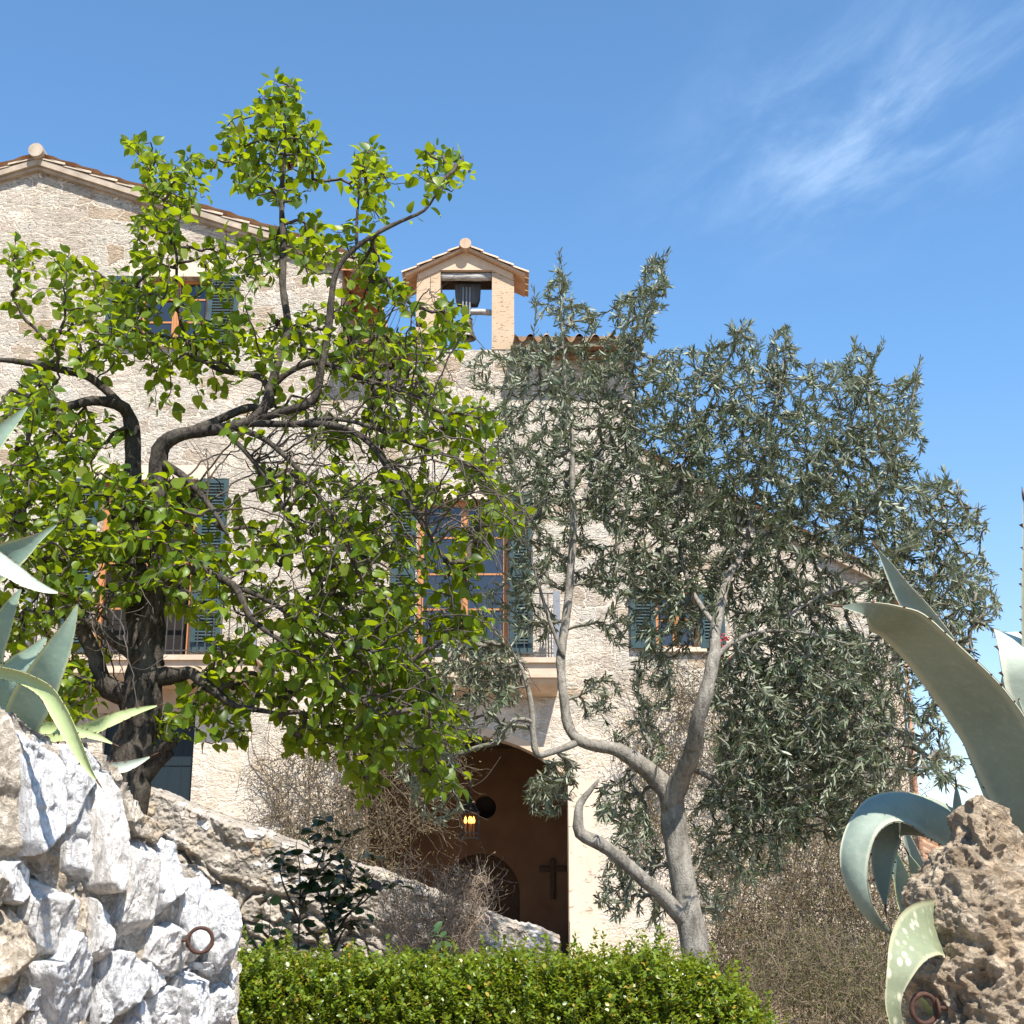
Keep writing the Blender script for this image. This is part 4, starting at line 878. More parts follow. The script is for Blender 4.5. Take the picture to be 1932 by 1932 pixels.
# ------------------------------------------------------------------ agaves
def agave_leaf(root, pts, mat, roll=0., cup=.25, thick=.012, teeth=.03, tl=.008, depthdef=3.3, flip=1, thorn=True, side=None):
    """pts: (px, py, half-width px, depth). A fleshy leaf with toothed margins."""
    A = np.array(pts, float); P = np.array([at(a[0], a[1], a[3]) for a in A]); w = np.array([a[2] * mpp(a[0], a[1], a[3]) for a in A])
    Q = catmull(np.column_stack([P, w, np.broadcast_to(np.asarray(roll, float), (len(A),))]), .018); P = Q[:, :3]; w = np.maximum(Q[:, 3], .0015); rl = np.radians(Q[:, 4])
    T = nrm(np.gradient(P, axis=0)); Vw = nrm(P - CAM); sd = nrm(np.cross(T, Vw)) if side is None else nrm(np.array(side) - T * (T @ np.array(side))[:, None]); fr = nrm(np.cross(sd, T))     # fr points roughly to or from the camera
    fr = np.where((fr * Vw).sum(1, keepdims=True) > 0, -fr, fr)
    s = sd * np.cos(rl)[:, None] + fr * np.sin(rl)[:, None]; nn = nrm(np.cross(s, T)); nn = np.where((nn * fr).sum(1, keepdims=True) < 0, -nn, nn) * flip
    w = w / np.maximum(np.cos(rl), .35)
    k = np.linspace(-1, 1, 13); n = len(P)
    cupv = cup * (k ** 2)[None, :] * w[:, None]; wob = .05 * vnoise(np.stack([np.arange(n) * .16, np.zeros(n), np.zeros(n)], -1), int(A[0, 0]))[:, None] * w[:, None] * k[None]
    topV = P[:, None] + s[:, None] * (k[None, :, None] * w[:, None, None]) + nn[:, None] * (cupv + wob)[..., None]
    th = np.minimum(thick, w * .28)[:, None] * (1 - .85 * k[None] ** 2)
    botV = topV - nn[:, None] * (th[..., None] + .0012)
    m = MB(); Fq = grid_faces(n, 13); m.add(topV, Fq); m.add(botV, Fq[:, ::-1])
    e = []
    o = n * 13
    for i in range(n - 1):
        e.append((i * 13, i * 13 + 13, o + i * 13 + 13, o + i * 13)); e.append((i * 13 + 12, o + i * 13 + 12, o + i * 13 + 25, i * 13 + 25))
    m.f.extend([list(f) for f in e]); m.m.extend([0] * len(e))
    edge = np.tile(np.tile(np.abs(k), n), 2).tolist()
    # hooked teeth
    d = np.r_[0, np.cumsum(np.linalg.norm(np.diff(P, axis=0), axis=1))]; g = np.random.default_rng(int(abs(A[0, 0] * 7 + A[0, 1])))
    tipd = d[-1] if w[-1] < w[0] else 0
    nt = 0
    for sgn, col in ((-1, 0), (1, 12)):
        pos = teeth * .6
        while teeth and pos < d[-1] - .01:
            i = int(np.searchsorted(d, pos)); i = min(max(i, 1), n - 2); pos += teeth * g.uniform(.7, 1.4)
            if w[i] < .006 or abs(d[i] - tipd) < .06: continue
            c = (topV[i, col] + botV[i, col]) / 2; to = T[i] * (1 if tipd > 0 else -1); out = s[i] * sgn; L = tl * g.uniform(.7, 1.3); b = L * .75
            m.add([c - to * b - out * .002, c + to * b - out * .002, c + nn[i] * .002 - out * .001, c - nn[i] * .002 - out * .001, c + out * L + to * L * .5], [(0, 2, 4), (2, 1, 4), (1, 3, 4), (3, 0, 4)], 1); nt += 5
    edge += [0] * nt
    if thorn:
        i = 0 if tipd == 0 else n - 1; j = 1 if i == 0 else n - 2; dr = nrm(P[i] - P[j]); tube(m, [P[i] - dr * .004, P[i] + dr * .012, P[i] + dr * .03], [max(w[i], .003), .0028, .0006], 6, True, 1); edge += [0] * (m.n - len(edge))
    ob = m.build('leaf', [mat, M['thorn']], root, True); a = ob.data.attributes.new('edge', 'FLOAT', 'POINT'); a.data.foreach_set('value', np.array(edge, np.float32)); return ob
def agave_right():
    t = empty('agave', at(1960, 1560, 3.6), 'huge grey green agave with a broad arching toothed leaf, behind the boulder', 'agave')
    A, Pl = M['agave'], M['agave_lit']
    agave_leaf(t, [(1586, 1144, 1, 2.98), (1612, 1146, 8, 2.98), (1640, 1150, 15, 3.0), (1672, 1164, 31, 3.03), (1712, 1186, 40, 3.08), (1772, 1243, 47, 3.14), (1835, 1315, 56, 3.2), (1884, 1392, 63, 3.25), (1928, 1480, 64, 3.3), (1965, 1575, 56, 3.36)], A, [0, 0, 22, 44, 52, 52, 50, 45, 42, 36], .06, .02, .045, .008)
    agave_leaf(t, [(1655, 1036, 1, 3.5), (1676, 1068, 9, 3.5), (1703, 1112, 17, 3.5), (1738, 1158, 23, 3.5), (1785, 1230, 30, 3.5), (1840, 1330, 42, 3.5), (1900, 1460, 50, 3.5), (1945, 1570, 50, 3.5)], A, [20] * 8, .3, .02, .05, .007)
    agave_leaf(t, [(2050, 1560, 50, 3.42), (2015, 1430, 62, 3.36), (1985, 1330, 72, 3.3), (1962, 1255, 78, 3.26), (1952, 1216, 76, 3.28), (1950, 1203, 72, 3.34), (1955, 1206, 66, 3.44), (1970, 1225, 40, 3.6), (1990, 1260, 1, 3.75)], Pl, 0, .08, .012, .035, .008, flip=1, side=(.97, .1, -.08))
    agave_leaf(t, [(1893, 1266, 1, 3.30), (1900, 1295, 11, 3.30), (1911, 1335, 17, 3.31), (1926, 1385, 18, 3.33), (1950, 1450, 20, 3.36), (1985, 1540, 26, 3.4)], Pl, 30, .2, .012, .03, .006)
    agave_leaf(t, [(1931, 940, 1, 3.2), (1943, 1020, 12, 3.2), (1962, 1130, 30, 3.22), (1984, 1270, 46, 3.26), (2010, 1420, 55, 3.32), (2030, 1560, 50, 3.4)], A, 20, .3, .02, .04, .008)
    agave_leaf(t, [(1855, 1602, 30, 3.5), (1812, 1572, 35, 3.46), (1760, 1543, 35, 3.42), (1705, 1526, 31, 3.36), (1660, 1530, 27, 3.3), (1628, 1560, 27, 3.26), (1612, 1610, 27, 3.24), (1614, 1662, 22, 3.24), (1632, 1710, 14, 3.25), (1658, 1744, 9, 3.27), (1692, 1768, 1, 3.3)], A, [20, 25, 40, 52, 50, 30, 10, 25, 35, 30, 20], .14, .014, .05, .006, flip=-1)
    agave_leaf(t, [(1790, 1565, 24, 3.56), (1730, 1548, 28, 3.52), (1692, 1552, 28, 3.47), (1672, 1582, 26, 3.45), (1664, 1630, 21, 3.44), (1666, 1672, 13, 3.44), (1670, 1710, 1, 3.44)], A, -35, .1, .012, .05, .006)
    agave_leaf(t, [(1804, 1483, 1, 3.7), (1806, 1505, 6, 3.7), (1808, 1535, 10, 3.7), (1812, 1590, 14, 3.7)], A, 20, .3, .01, .04, .005)
    agave_leaf(t, [(1860, 1470, 1, 3.7), (1866, 1490, 7, 3.7), (1876, 1540, 12, 3.7)], A, 20, .3, .01, .04, .005)
    agave_leaf(t, [(1880, 1750, 50, 3.4), (1830, 1752, 52, 3.26), (1782, 1750, 54, 3.1), (1742, 1760, 52, 3.0), (1715, 1790, 38, 2.94), (1699, 1830, 25, 2.92), (1688, 1868, 17, 2.92), (1686, 1905, 14, 2.92), (1700, 1960, 12, 2.93), (1710, 2010, 1, 2.94)], M['agave_spot'], [0, 0, 0, 5, 5, 5, 0, 0, 0, 0], .10, .014, .07, .004)
    agave_leaf(t, [(1728, 1870, 1, 3.12), (1742, 1888, 5, 3.12), (1760, 1912, 8, 3.13), (1790, 1960, 10, 3.15)], M['agave_lime'], 20, .3, .01, .05, .004)
    t2 = empty('agave', at(1840, 1780, 4.1), 'small young agave with upright blue green leaves between boulder and curled leaf', 'agave')
    agave_leaf(t2, [(1681, 1590, 1, 4.0), (1692, 1625, 10, 4.0), (1706, 1668, 18, 4.02), (1728, 1722, 24, 4.05), (1775, 1765, 22, 4.1), (1830, 1780, 20, 4.1)], M['agave_left'], 15, .3, .012, .04, .006)
    agave_leaf(t2, [(1713, 1610, 1, 3.95), (1728, 1640, 11, 3.97), (1746, 1680, 20, 4.0), (1775, 1735, 22, 4.05), (1830, 1775, 20, 4.1)], M['agave_left'], 25, .3, .012, .04, .006)
    agave_leaf(t2, [(1704, 1553, 1, 4.2), (1716, 1590, 9, 4.2), (1735, 1640, 15, 4.2), (1768, 1715, 20, 4.2), (1830, 1770, 20, 4.15)], M['agave'], 25, .3, .012, .04, .006)
    agave_leaf(t2, [(1741, 1690, 1, 3.95), (1744, 1715, 8, 3.95), (1770, 1755, 12, 4.0), (1820, 1775, 12, 4.05)], M['agave_left'], 20, .3, .012, .04, .006)
    m = MB(); lathe(m, [(.02, .05), (.07, 0), (.09, -.15), (.06, -.3)], at(1840, 1780, 4.1), 12); m.build('stem', M['soil'], t2)
    m = MB(); c = at(1965, 1590, 3.6); lathe(m, [(.03, .06), (.10, .0), (.12, -.10), (.09, -.30)], c, 14); m.build('stem', M['soil'], t)
agave_right()
def agave_left():
    c = at(5, 1400, 4.75); t = empty('agave', c, 'blue green agave with yellow edged leaves growing on top of the white wall', 'agave'); A, Lm = M['agave_left'], M['agave_lime']
    agave_leaf(t, [(54, 765, 1, 4.5), (22, 798, 11, 4.5), (-20, 845, 20, 4.5), (-90, 950, 30, 4.55), (-120, 1150, 40, 4.6), (-80, 1320, 42, 4.7)], A, 10, .3)
    agave_leaf(t, [(110, 988, 1, 4.35), (76, 1012, 8, 4.36), (45, 1034, 20, 4.38), (12, 1055, 31, 4.4), (-40, 1095, 38, 4.45), (-90, 1200, 40, 4.6), (-60, 1340, 40, 4.7)], A, 10, .25)
    agave_leaf(t, [(112, 1119, 1, 4.2), (86, 1113, 7, 4.2), (52, 1099, 13, 4.22), (15, 1076, 17, 4.25), (-40, 1050, 20, 4.35), (-100, 1100, 30, 4.5)], M['agave_lit'], 25, .3)
    agave_leaf(t, [(41, 1109, 1, 4.5), (22, 1142, 11, 4.5), (3, 1185, 20, 4.52), (-20, 1250, 28, 4.6), (-20, 1350, 32, 4.7)], A, 15, .3)
    agave_leaf(t, [(147, 1137, 1, 4.3), (135, 1172, 10, 4.31), (116, 1215, 22, 4.33), (93, 1262, 31, 4.36), (70, 1308, 38, 4.42), (50, 1345, 36, 4.5), (36, 1385, 30, 4.6)], A, 12, .25, .02, .035, .006)
    agave_leaf(t, [(88, 1200, 1, 4.6), (66, 1230, 14, 4.6), (40, 1258, 24, 4.6), (12, 1295, 34, 4.62), (-5, 1350, 36, 4.7)], A, 20, .3)
    agave_leaf(t, [(-60, 1275, 16, 4.35), (-30, 1266, 12, 4.25), (10, 1269, 11, 4.15), (50, 1281, 11, 4.08), (88, 1304, 13, 4.03), (112, 1340, 15, 4.0), (131, 1376, 14, 3.98), (150, 1415, 11, 3.97), (168, 1450, 6, 3.97), (183, 1473, 1, 3.97)], Lm, 30, .35, .014, .035, .006)
    agave_leaf(t, [(299, 1331, 1, 4.5), (270, 1339, 5, 4.5), (240, 1349, 9, 4.5), (205, 1363, 12, 4.5), (165, 1380, 13, 4.55), (100, 1390, 14, 4.6), (40, 1395, 16, 4.7)], Lm, 30, .4, .012)
    agave_leaf(t, [(214, 1404, 1, 4.4), (190, 1394, 5, 4.4), (160, 1385, 8, 4.42), (120, 1377, 10, 4.5), (50, 1375, 14, 4.65)], Lm, 25, .4, .012)
    agave_leaf(t, [(285, 1427, 1, 4.85), (258, 1440, 7, 4.85), (230, 1449, 11, 4.85), (190, 1452, 13, 4.85), (110, 1430, 14, 4.8)], M['agave_lit'], 20, .4, .012)
    agave_leaf(t, [(-70, 1300, 30, 4.75), (-20, 1305, 30, 4.7), (25, 1335, 30, 4.66), (45, 1390, 26, 4.66)], A, 15, .3, .02, 0)
    m = MB(); lathe(m, [(.02, .06), (.10, .02), (.14, -.12), (.12, -.5)], c, 14); m.build('stem', M['soil'], t)
agave_left()

# ------------------------------------------------------------------ plants
LEAF_F = None
def leaf_template(t, w, fold=.18, droop=.22, tip=0):
    V = []; n = len(t)
    for a, b in zip(t, w): V.append((a, 0, -droop * a * a))
    L = []; Rr = []
    for k in range(1, n - 1):
        V.append((t[k], w[k], fold * w[k] - droop * t[k] ** 2)); L.append(len(V) - 1)
        V.append((t[k], -w[k], fold * w[k] - droop * t[k] ** 2)); Rr.append(len(V) - 1)
    F4 = []
    for k in range(len(L) - 1): F4.append((k + 1, k + 2, L[k + 1], L[k])); F4.append((k + 2, k + 1, Rr[k], Rr[k + 1]))
    F4 += [(0, 1, L[0]), (1, 0, Rr[0]), (n - 2, n - 1, L[-1]), (n - 1, n - 2, Rr[-1])]
    return np.array(V), F4
def put_leaves(mb, tpl, pos, axis, normal, length, wscale=None, curl=None):
    V, F4 = tpl; pos = np.asarray(pos); X = nrm(axis); Z = nrm(normal - X * (normal * X).sum(1, keepdims=True)); Y = np.cross(Z, X); L = np.asarray(length)[:, None, None]
    ws = np.ones(len(pos)) if wscale is None else wscale; cu = np.ones(len(pos)) if curl is None else curl
    P = pos[:, None] + L * (V[None, :, 0:1] * X[:, None] + V[None, :, 1:2] * ws[:, None, None] * Y[:, None] + V[None, :, 2:3] * cu[:, None, None] * Z[:, None])
    n = len(V); off = (np.arange(len(pos)) * n)
    fs = []
    for f in F4: fs.append((off[:, None] + np.array(f)[None]))
    q = np.concatenate([f for f in fs if f.shape[1] == 4]) if any(f.shape[1] == 4 for f in fs) else np.zeros((0, 4), int)
    tr = np.concatenate([f for f in fs if f.shape[1] == 3]) if any(f.shape[1] == 3 for f in fs) else np.zeros((0, 3), int)
    base = mb.n; mb.v.append(P.reshape(-1, 3)); mb.f.extend((q + base).tolist()); mb.f.extend((tr + base).tolist()); mb.m.extend([0] * (len(q) + len(tr))); mb.n += len(P) * n

def limb(defs, step=.06):
    """(px, py, depth, radius px) -> smooth 3D limb points with radius"""
    A = np.array(defs, float); P = np.array([at(a[0], a[1], a[2]) for a in A]); r = np.array([a[3] * mpp(a[0], a[1], a[2]) for a in A])
    Q = catmull(np.column_stack([P, r]), step); return Q[:, :3], np.maximum(Q[:, 3], .003)
def grow(limbs, att, tang, rmin, seed, seg=.07, pl=.12, bias=.35, wig=.012, rmax=.03):
    g = np.random.default_rng(seed); N = 160000; pos = np.zeros((N, 3)); dr = np.zeros((N, 3)); plen = np.zeros(N); par = np.full(N, -1); n = 0
    for P, r in limbs:
        k = len(P); s = max(0, int(k * .15)); pos[n:n + k - s] = P[s:]; dr[n:n + k - s] = nrm(np.gradient(P, axis=0))[s:]; plen[n:n + k - s] = .0; n += k - s
    n0 = n; order = np.argsort([np.min(np.linalg.norm(pos[:n0] - a, axis=1)) for a in att]); paths = []
    for i in order:
        a = att[i]; d = np.linalg.norm(pos[:n] - a, axis=1); j = int(np.argmin(d + pl * plen[:n])); D = d[j]
        if D < .03: continue
        m = max(3, int(D / seg) + 1); t = np.linspace(0, 1, m + 1)[:, None]; p0 = pos[j]; d0 = dr[j] * bias + nrm(a - p0) * (1 - bias); d1 = tang[i]
        h = (2 * t ** 3 - 3 * t ** 2 + 1) * p0 + (t ** 3 - 2 * t ** 2 + t) * d0 * D + (-2 * t ** 3 + 3 * t ** 2) * a + (t ** 3 - t ** 2) * d1 * D * .8
        h[1:-1] += g.normal(0, wig, (m - 1, 3)); ids = np.arange(n, n + m); pos[n:n + m] = h[1:]; dr[n:n + m] = nrm(np.gradient(h, axis=0))[1:]
        plen[n:n + m] = plen[j] + np.linspace(0, D, m + 1)[1:]; par[n:n + m] = np.r_[j, ids[:-1]]; n += m; paths.append((j, ids))
    cnt = np.zeros(n)
    for j, ids in paths: cnt[ids[-1]] += 1
    for k in range(n - 1, n0 - 1, -1): cnt[par[k]] += cnt[k]
    rad = np.minimum(rmin * np.maximum(cnt, 1) ** .5, rmax)
    out = []
    for j, ids in paths:
        P = np.vstack([pos[j], pos[ids]]); r = np.r_[rad[ids[0]], rad[ids]]; out.append((P, r))
    return out
def sample_blobs(blobs, n, g, depth, spread):
    w = np.array([b[2] * b[3] * (b[4] if len(b) > 4 else 1) for b in blobs], float); k = g.choice(len(blobs), n, p=w / w.sum()); out = []
    for i in k:
        b = blobs[i]; r = math.sqrt(g.random()); a = g.uniform(0, 2 * np.pi); x, y = b[0] + b[2] * r * math.cos(a), b[1] + b[3] * r * math.sin(a)
        dd = (b[5] if len(b) > 5 else 0); sp = min(spread, .25 + .0075 * min(b[2], b[3])); out.append(at(x, y, depth + dd + g.normal(0, .5) * sp))
    return np.array(out)

# ---- the fruit tree
def fruit_tree():
    g = np.random.default_rng(21); D = 8.0
    t = empty('fruit_tree', (*at(250, 1600, D)[:2], 0), 'gnarled fruit tree with dark trunk and bright green spring leaves behind the white wall', 'tree')
    LD = [
     [(228, 1760, 8, 44), (232, 1560, 8, 40), (246, 1450, 8, 37), (258, 1380, 8, 36), (266, 1310, 8, 36), (276, 1255, 8, 33), (284, 1210, 8, 26), (289, 1150, 7.95, 20), (298, 1060, 7.9, 18), (302, 960, 7.85, 17), (300, 890, 7.8, 17), (302, 850, 7.78, 16), (322, 829, 7.76, 14), (362, 815, 7.74, 12), (420, 808, 7.72, 10.5), (472, 797, 7.7, 9.5), (502, 765, 7.7, 9), (515, 720, 7.7, 8.5), (530, 665, 7.72, 8), (542, 615, 7.75, 7.5), (534, 545, 7.8, 7), (535, 450, 7.85, 6), (531, 360, 7.9, 4.5), (538, 280, 7.9, 3), (534, 190, 7.9, 1.4)],
     [(284, 1260, 8, 25), (266, 1190, 8.05, 24), (255, 1100, 8.1, 20), (250, 1000, 8.15, 17), (249, 900, 8.2, 15), (253, 830, 8.2, 14), (244, 785, 8.2, 12), (222, 763, 8.1, 10.5), (172, 757, 8, 9), (110, 768, 7.9, 7), (60, 750, 7.85, 5), (20, 735, 7.8, 3.5)],
     [(224, 765, 8.1, 9), (196, 735, 8.1, 8), (165, 710, 8.1, 8), (110, 695, 8.05, 7), (40, 684, 8, 5.5), (-20, 678, 7.95, 4)],
     [(262, 1312, 8, 24), (222, 1306, 7.95, 21), (194, 1285, 7.92, 18), (180, 1237, 7.9, 15), (155, 1185, 7.85, 13), (128, 1140, 7.8, 10), (92, 1080, 7.75, 7), (50, 1000, 7.7, 4)],
     [(272, 1252, 7.95, 14), (212, 1206, 7.8, 10), (160, 1174, 7.75, 8), (110, 1160, 7.7, 6), (50, 1150, 7.7, 4)],
     [(283, 1275, 8, 20), (330, 1270, 7.95, 15), (362, 1268, 7.9, 12), (398, 1298, 7.85, 9), (445, 1330, 7.8, 6), (520, 1345, 7.7, 4)],
     [(470, 797, 7.7, 8), (540, 775, 7.65, 7.5), (592, 757, 7.62, 8), (606, 700, 7.6, 7.5), (616, 655, 7.6, 7), (623, 590, 7.6, 6.5), (630, 525, 7.6, 5.5), (650, 486, 7.6, 5), (695, 448, 7.6, 4.6), (755, 418, 7.6, 3.8), (800, 397, 7.6, 3), (828, 358, 7.6, 2)],
     [(672, 462, 7.6, 3), (674, 400, 7.6, 2.4), (683, 300, 7.6, 1.2)],
     [(362, 815, 7.74, 9), (420, 790, 7.8, 8), (470, 770, 7.85, 7.5), (510, 765, 7.9, 7), (495, 715, 7.95, 6.5), (455, 705, 8.0, 6), (400, 690, 8.05, 5), (350, 640, 8.1, 4), (335, 560, 8.1, 3), (330, 460, 8.1, 2.5), (292, 340, 8.1, 1.5), (245, 270, 8.1, 1)],
     [(500, 745, 7.72, 7), (545, 700, 7.7, 6), (600, 683, 7.65, 5.5), (660, 705, 7.55, 5), (720, 725, 7.5, 4), (790, 750, 7.45, 3)],
     [(475, 800, 7.7, 7), (540, 800, 7.6, 6.5), (606, 800, 7.5, 6.5), (660, 812, 7.4, 6), (700, 838, 7.35, 6), (730, 880, 7.3, 5.5), (760, 935, 7.25, 5), (790, 978, 7.2, 4.2), (812, 1012, 7.2, 3.4), (850, 1075, 7.2, 2)],
     [(560, 800, 7.6, 5), (630, 790, 7.5, 4.5), (700, 805, 7.4, 4), (770, 835, 7.3, 3), (850, 860, 7.25, 2)],
     [(440, 805, 7.72, 6), (500, 830, 7.6, 5.5), (560, 880, 7.5, 5), (610, 950, 7.4, 4.5), (650, 1030, 7.35, 3.5), (690, 1110, 7.3, 2.4)],
     [(420, 808, 7.72, 5), (470, 860, 7.7, 4.5), (520, 930, 7.65, 4), (560, 1010, 7.6, 3.5), (590, 1090, 7.6, 2.5)],
     [(296, 1130, 7.95, 15), (318, 1090, 7.85, 13), (350, 1075, 7.75, 9), (395, 1085, 7.65, 8), (440, 1105, 7.6, 7), (468, 1160, 7.5, 6), (500, 1190, 7.45, 5), (560, 1230, 7.4, 4), (640, 1290, 7.3, 3), (720, 1350, 7.3, 2)],
     [(430, 1100, 7.62, 6), (500, 1130, 7.55, 5), (570, 1175, 7.5, 4), (650, 1215, 7.45, 3), (740, 1230, 7.4, 2)],
     [(303, 870, 7.8, 9), (350, 900, 7.7, 7), (400, 960, 7.6, 5), (430, 1010, 7.55, 3)],
     [(262, 1440, 7.98, 20), (300, 1415, 7.9, 13), (330, 1400, 7.85, 8)],
     [(262, 1475, 8.0, 18), (290, 1445, 7.95, 14), (322, 1418, 7.9, 8)],
    ]
    limbs = [limb(d) for d in LD]
    names = ['trunk'] + ['limb'] * (len(LD) - 1)
    for k, (P, r) in enumerate(limbs):
        m = MB(); P = P + .012 * np.stack([fbm(P * 3.2, 3, 7 + k), fbm(P * 3.2, 3, 8 + k), fbm(P * 3.2, 3, 9 + k)], -1) * np.clip(r / .02, .2, 1.5)[:, None]; limbs[k] = (P, r)
        tube(m, P, r, 20 if r.max() > .06 else 10, True, 0, .30 if r.max() > .06 else .18, k); m.build(names[k], M['fbark'], t, True)
    blobs = [(525, 190, 42, 48, 1.3), (480, 255, 60, 50, 1.1), (580, 265, 48, 45), (535, 330, 95, 55, .85), (430, 290, 40, 30, .8), (265, 280, 32, 26, 1.3), (300, 330, 38, 38, 1.3), (330, 395, 45, 40, 1.2), (370, 330, 28, 50, .9), (290, 450, 40, 55, 1.2), (280, 540, 45, 60, 1.1),
     (700, 330, 42, 55, .95), (835, 320, 55, 48, 1.1), (700, 395, 38, 30, .8), (35, 480, 22, 35, 1.1), (33, 563, 24, 14, 1.2), (115, 495, 50, 25, .9), (150, 560, 50, 45, .7), (210, 580, 60, 60, 1), (460, 480, 90, 50, .7), (590, 460, 70, 55, .8), (420, 560, 90, 55, .5), (690, 500, 55, 55, .9), (730, 555, 45, 40, .9),
     (180, 640, 95, 50, .9), (330, 650, 90, 55, .8), (480, 640, 80, 60, .6), (620, 630, 90, 60, .65), (730, 680, 90, 70, .9), (850, 610, 28, 60, 1.0), (820, 640, 35, 22), (790, 780, 90, 60, .9), (890, 800, 60, 40, 1), (900, 880, 55, 40, 1), (640, 780, 100, 80, .35), (480, 760, 90, 60, .25),
     (60, 840, 95, 100, 1), (180, 850, 60, 70, .6), (330, 730, 60, 50, .3), (60, 960, 110, 80, 1.1), (200, 970, 120, 80, 1.25), (330, 960, 70, 70, .8), (60, 740, 60, 50, .6), (180, 1080, 130, 70, 1.1), (340, 1090, 90, 70, 1.0), (60, 1100, 90, 80, .9), (440, 1010, 60, 80, .25), (540, 960, 100, 110, .22),
     (680, 950, 100, 100, .55), (800, 920, 80, 60, .6), (940, 960, 50, 40, 1), (930, 1000, 50, 30, 1.0), (880, 1040, 50, 40, .5), (840, 1100, 60, 50, .7), (880, 1185, 40, 26, 1.2), (900, 1160, 30, 18, 1), (700, 1080, 100, 90, .7), (560, 1110, 110, 90, .6), (440, 1160, 60, 70, .6), (640, 1200, 120, 90, .95), (760, 1200, 70, 80, .7), (540, 1260, 110, 70, .9), (720, 1300, 110, 70, 1.0), (600, 1340, 90, 50, .8),
     (430, 1310, 60, 60, .7), (360, 1340, 45, 40, .8), (420, 1380, 50, 30, .9), (330, 1370, 35, 30, .7), (565, 1400, 40, 25, .7), (640, 1400, 70, 40, .8), (700, 1470, 30, 50, .8), (720, 1400, 50, 40, .8), (840, 1380, 50, 50, 1.1), (830, 1470, 50, 28, 1.2), (790, 1340, 70, 50, .8), (130, 1320, 60, 60, 1.0), (70, 1230, 60, 40, .6), (170, 1240, 40, 30, .5), (30, 1190, 50, 60, .6)]
    att = sample_blobs(blobs, 3300, g, D, 2.4)
    # a share of the crown hangs behind the trunk plane
    C = at(420, 800, D); out = nrm(att - C); up = np.clip((att[:, 2] - C[2]) / 1.6, -.5, 1.2)[:, None]
    tang = nrm(out * .8 + np.array([0, 0, 1.]) * (.25 + .75 * up) + g.normal(0, .45, att.shape))
    paths = grow(limbs, att, tang, .0027, 5, .06, .10, .35, .008, .016)
    ends = [P[r < .013] for P, r in limbs]; paths += [(P, np.full(len(P), .0018)) for P in ends if len(P) > 4]; nend = len(paths) - sum(len(P) > 4 for P in ends)
    tw = MB(); pos, ax, nr, ln, ws, cu = [], [], [], [], [], []; sunv = np.array(sun_dir)
    for ip, (P, r) in enumerate(paths):
        tube(tw, P, np.maximum(r, .0022), 5, False); d = np.r_[0, np.cumsum(np.linalg.norm(np.diff(P, axis=0), axis=1))]; T = nrm(np.gradient(P, axis=0))
        span = min(d[-1] * .9, g.uniform(.24, .42) if ip < nend else .8); s = d[-1] - span; k = 0; a0 = g.uniform(0, 6.28)
        while s < d[-1] + .01:
            p = np.array([np.interp(s, d, P[:, c]) for c in range(3)]); tt = T[min(int(np.searchsorted(d, s)), len(T) - 1)]
            a = a0 + k * 2.4; u = nrm(np.cross(tt, [.3, .2, 1])); v = np.cross(tt, u); side = u * math.cos(a) + v * math.sin(a); end = s > d[-1] - .02
            dirn = nrm(side * (1.0 if not end else .5) + tt * (.55 if not end else .9) + np.array([0, 0, g.uniform(-.55, .15)])); L = g.uniform(.050, .092) * (1 if not end else .8)
            pet = g.uniform(.012, .028); q = p + dirn * pet
            if g.random() < .9: pos.append(q); ax.append(dirn); nr.append(nrm(np.array([0, 0, 1.]) * .75 + sunv * .35 + g.normal(0, .7, 3))); ln.append(L); ws.append(g.uniform(.75, 1.1)); cu.append(g.uniform(-.6, 2.6))
            s += g.uniform(.026, .044); k += 1
    for k in range(110):
        P, r = limbs[int(g.choice([4, 9, 10, 10, 11, 12, 12, 13, 13, 14, 15, 16]))] ; i = int(g.integers(len(P) // 4, len(P))); p0 = P[i]; L = g.uniform(.35, 1.15)
        d = nrm(np.array([g.uniform(-.2, 1.2), g.normal(0, .5), g.uniform(-.3, .8)])); A = [p0, p0 + d * L * .35 + [0, 0, .04], p0 + d * L * .7 - np.array([0, 0, .10 * L]), p0 + d * L - np.array([0, 0, .5 * L])]; Q = catmull(A, .05); Q = Q + g.normal(0, .006, Q.shape); tube(tw, Q, np.linspace(.007, .002, len(Q)), 5, False)
        for _ in range(5):
            j = int(g.integers(2, len(Q))); e = nrm(g.normal(0, 1, 3) + [.3, 0, -.1]); tube(tw, catmull([Q[j], Q[j] + e * .09 + g.normal(0, .015, 3), Q[j] + e * g.uniform(.14, .28) + [0, 0, .03]], .03), .0018, 4, False)
    tw.build('twigs', M['twig'], t, True)
    tpl = leaf_template([0, .07, .22, .42, .62, .80, .92, 1.0], [0, .20, .37, .415, .355, .225, .085, 0], .28, .20)
    m = MB(); put_leaves(m, tpl, np.array(pos), np.array(ax), np.array(nr), np.array(ln), np.array(ws), np.array(cu)); m.build('crown', M['fleaf'], t, True)
    # a few withered fruits and leaves left from last year
    m = MB()
    for (x, y) in ((805, 790), (716, 714), (738, 690), (549, 312), (660, 640), (524, 610), (790, 610)):
        c = at(x, y, D - .4); q = g.normal(0, 1, (26, 3)); q = nrm(q) * (.026 * g.uniform(.5, 1.2, 26))[:, None] * np.array([1, 1, 1.3]); m.add(c + q, [tuple(g.choice(26, 3, False)) for _ in range(44)])
    m.build('withered_leaves', M['deadleaf'], t)

fruit_tree()

